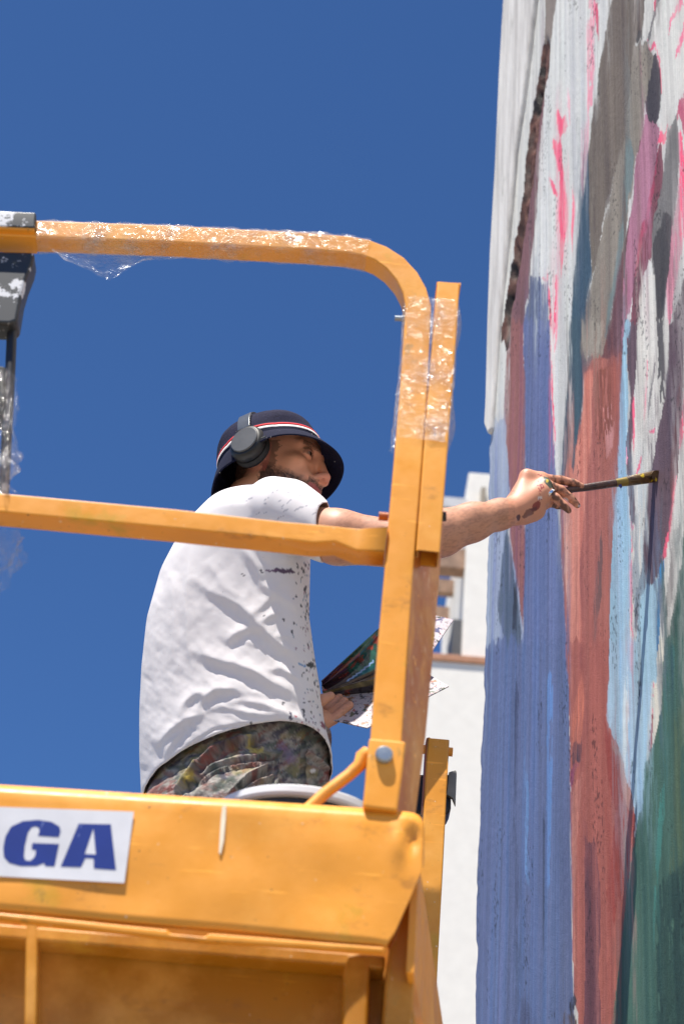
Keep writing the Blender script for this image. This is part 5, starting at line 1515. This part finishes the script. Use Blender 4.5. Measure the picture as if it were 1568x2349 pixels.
rod("ferrule", [B(1411, 1108, -.028), B(1422, 1106.5, -.027), B(1436, 1104.5, -.025)], [.0092, .0098, .0108], mat_plain("painty_ferrule", (122, 104, 42), .35, .2, var=.5), brush, 16)
rod("bristles", [B(1435, 1104.5, -.025), B(1455, 1101, -.022), B(1478, 1097, -.016), B(1498, 1093, -.008), PC - WN * .0 + WN * .003], [.0108, .0118, .0128, .0135, .0125], rib_mat(), brush, 20)
rod("paint_blob", [B(1420, 1112, -.036), B(1424, 1119, -.034)], [.004, .0025], INK_BLUE, brush, 10)
rc = B(1264, 1134, -.078); rt = B(1274, 1142, -.078) - B(1252, 1128, -.074); rt /= np.linalg.norm(rt)
r1 = np.cross(rt, [0, 0, 1.0]); r1 /= np.linalg.norm(r1); r2 = np.cross(rt, r1)
rg = lathe("finger_ring", [(.0112, -.003), (.0124, -.003), (.0128, 0), (.0124, .003), (.0112, .003), (.0112, -.003)], (rc, r1, r2, rt), mat_plain("silver", (214, 214, 216), .2, .95, var=.05), None, 36)
tag(rg, "plain silver ring on the painter's outstretched hand", "ring")

# ---- boards in the other hand
def board_mat(name, base, spots, dens=.62):
    m, nt, b = new_mat(name)
    col = ramp(nt, noise_node(nt, 12, 3), [(.3, rgba([x * .94 for x in base])), (.7, rgba(base))])
    for i, (c, sc_, th) in enumerate(spots):
        mp = stretched(nt, (1, 1 + .1 * i, 1.3 - .2 * i))
        col = mixc(nt, step(nt, noise_node(nt, sc_, 3, .6, mp), th, th + .015), col, rgba(c))
    nt.links.new(col, b.inputs["Base Color"]); b.inputs["Roughness"].default_value = .3
    return m
PAL = board_mat("splashed_white_board", (196, 186, 194), [((60, 62, 60), 70, .57), ((150, 62, 84), 95, .62), ((80, 80, 120), 60, .60), ((40, 42, 46), 130, .62)])
PAL2 = board_mat("lightly_splashed_board", (184, 176, 180), [((84, 92, 76), 26, .60), ((140, 104, 70), 34, .61), ((70, 66, 64), 60, .59), ((150, 90, 90), 90, .62), ((90, 90, 110), 130, .61)])
def slab_poly(name, pts3, th, mat, label, cat):
    P = np.array([Yp(x, y, Yb(1560) + dy) for x, y, dy in pts3])
    n_ = np.cross(P[1] - P[0], P[2] - P[0]); n_ /= np.linalg.norm(n_)
    o = prism3(name, P, P + n_ * th, mat, None, .0008)
    return tag(o, label, cat)
slab_poly("palette_board", [(948, 1400, .06), (1040, 1421, .05), (984, 1503, .00), (905, 1560, -.06), (880, 1480, -.02)], .003, PAL, "paint-spotted white board whose corner sticks out above the gate post", "palette")
slab_poly("palette_board", [(736, 1648, -.02), (842, 1672, -.05), (1029, 1576, -.02), (978, 1546, .04), (860, 1560, .05), (742, 1610, .03)], .003, PAL2, "white board lying across the painter's hand in front of his waist", "palette")
# glossy print: green drapery on dark ground, seen in folds
nu, nv = 60, 40
V = []; Cc = []
for i in range(nu + 1):
    t = i / nu
    for j in range(nv + 1):
        s = j / nv
        top = (736 + (900 - 736) * t, 1562 + (1412 - 1562) * t); bot = (741 + (905 - 741) * t, 1597 + (1590 - 1597) * t)
        x = top[0] + (bot[0] - top[0]) * s; y = top[1] + (bot[1] - top[1]) * s
        dy = .03 - .05 * t + .045 * s + .018 * math.sin(s * 6.0 + t * 1.5)
        V.append(Yp(x, y, Yb(1560) + dy - .03))
        g = fbm(np.array([t * 14 - s * 7]), np.array([s * 3 + t * 2]), 700, 3)[0]
        g2 = fbm(np.array([t * 6.0]), np.array([s * 6.0]), 710, 3)[0]
        if s < .62 and t > .28 + .25 * s: c = np.array([26, 60, 52]) * (.45 + 1.5 * g)
        elif s < .35 and t <= .35: c = np.array([70, 40, 70]) * (.5 + g2)
        else: c = np.array([46, 34, 36]) * (.35 + 1.4 * g2)
        if g2 > .64: c = np.array([150, 62, 48]) * (.5 + .6 * g)
        if s < .22 and t > .80: c = np.array([206, 176, 150]) * (.75 + .4 * g)
        if .74 < s < .84: c = np.array([110, 100, 66]) * (.6 + .7 * g)
        if abs(s - (.62 - .42 * (t - .35))) < .016 and .34 < t < .72: c = np.array([130, 160, 205])
        Cc.append(lin(np.clip(c, 0, 255)))
Q = [[i * (nv + 1) + j, (i + 1) * (nv + 1) + j, (i + 1) * (nv + 1) + j + 1, i * (nv + 1) + j + 1] for i in range(nu) for j in range(nv)]
PRM, pnt, pb = new_mat("laminated_print")
pa = nd(pnt, "ShaderNodeVertexColor", layer_name="Col"); pnt.links.new(pa.outputs[0], pb.inputs["Base Color"]); pb.inputs["Roughness"].default_value = .12; pb.inputs["Coat Weight"].default_value = .5
ps = big_mesh("reference_print", np.array(V), np.array(Q), PRM, None, np.array(Cc))
md = ps.modifiers.new("sheet", 'SOLIDIFY'); md.thickness = .0015
tag(ps, "glossy laminated print of dark green drapery held in front of the painter", "print")
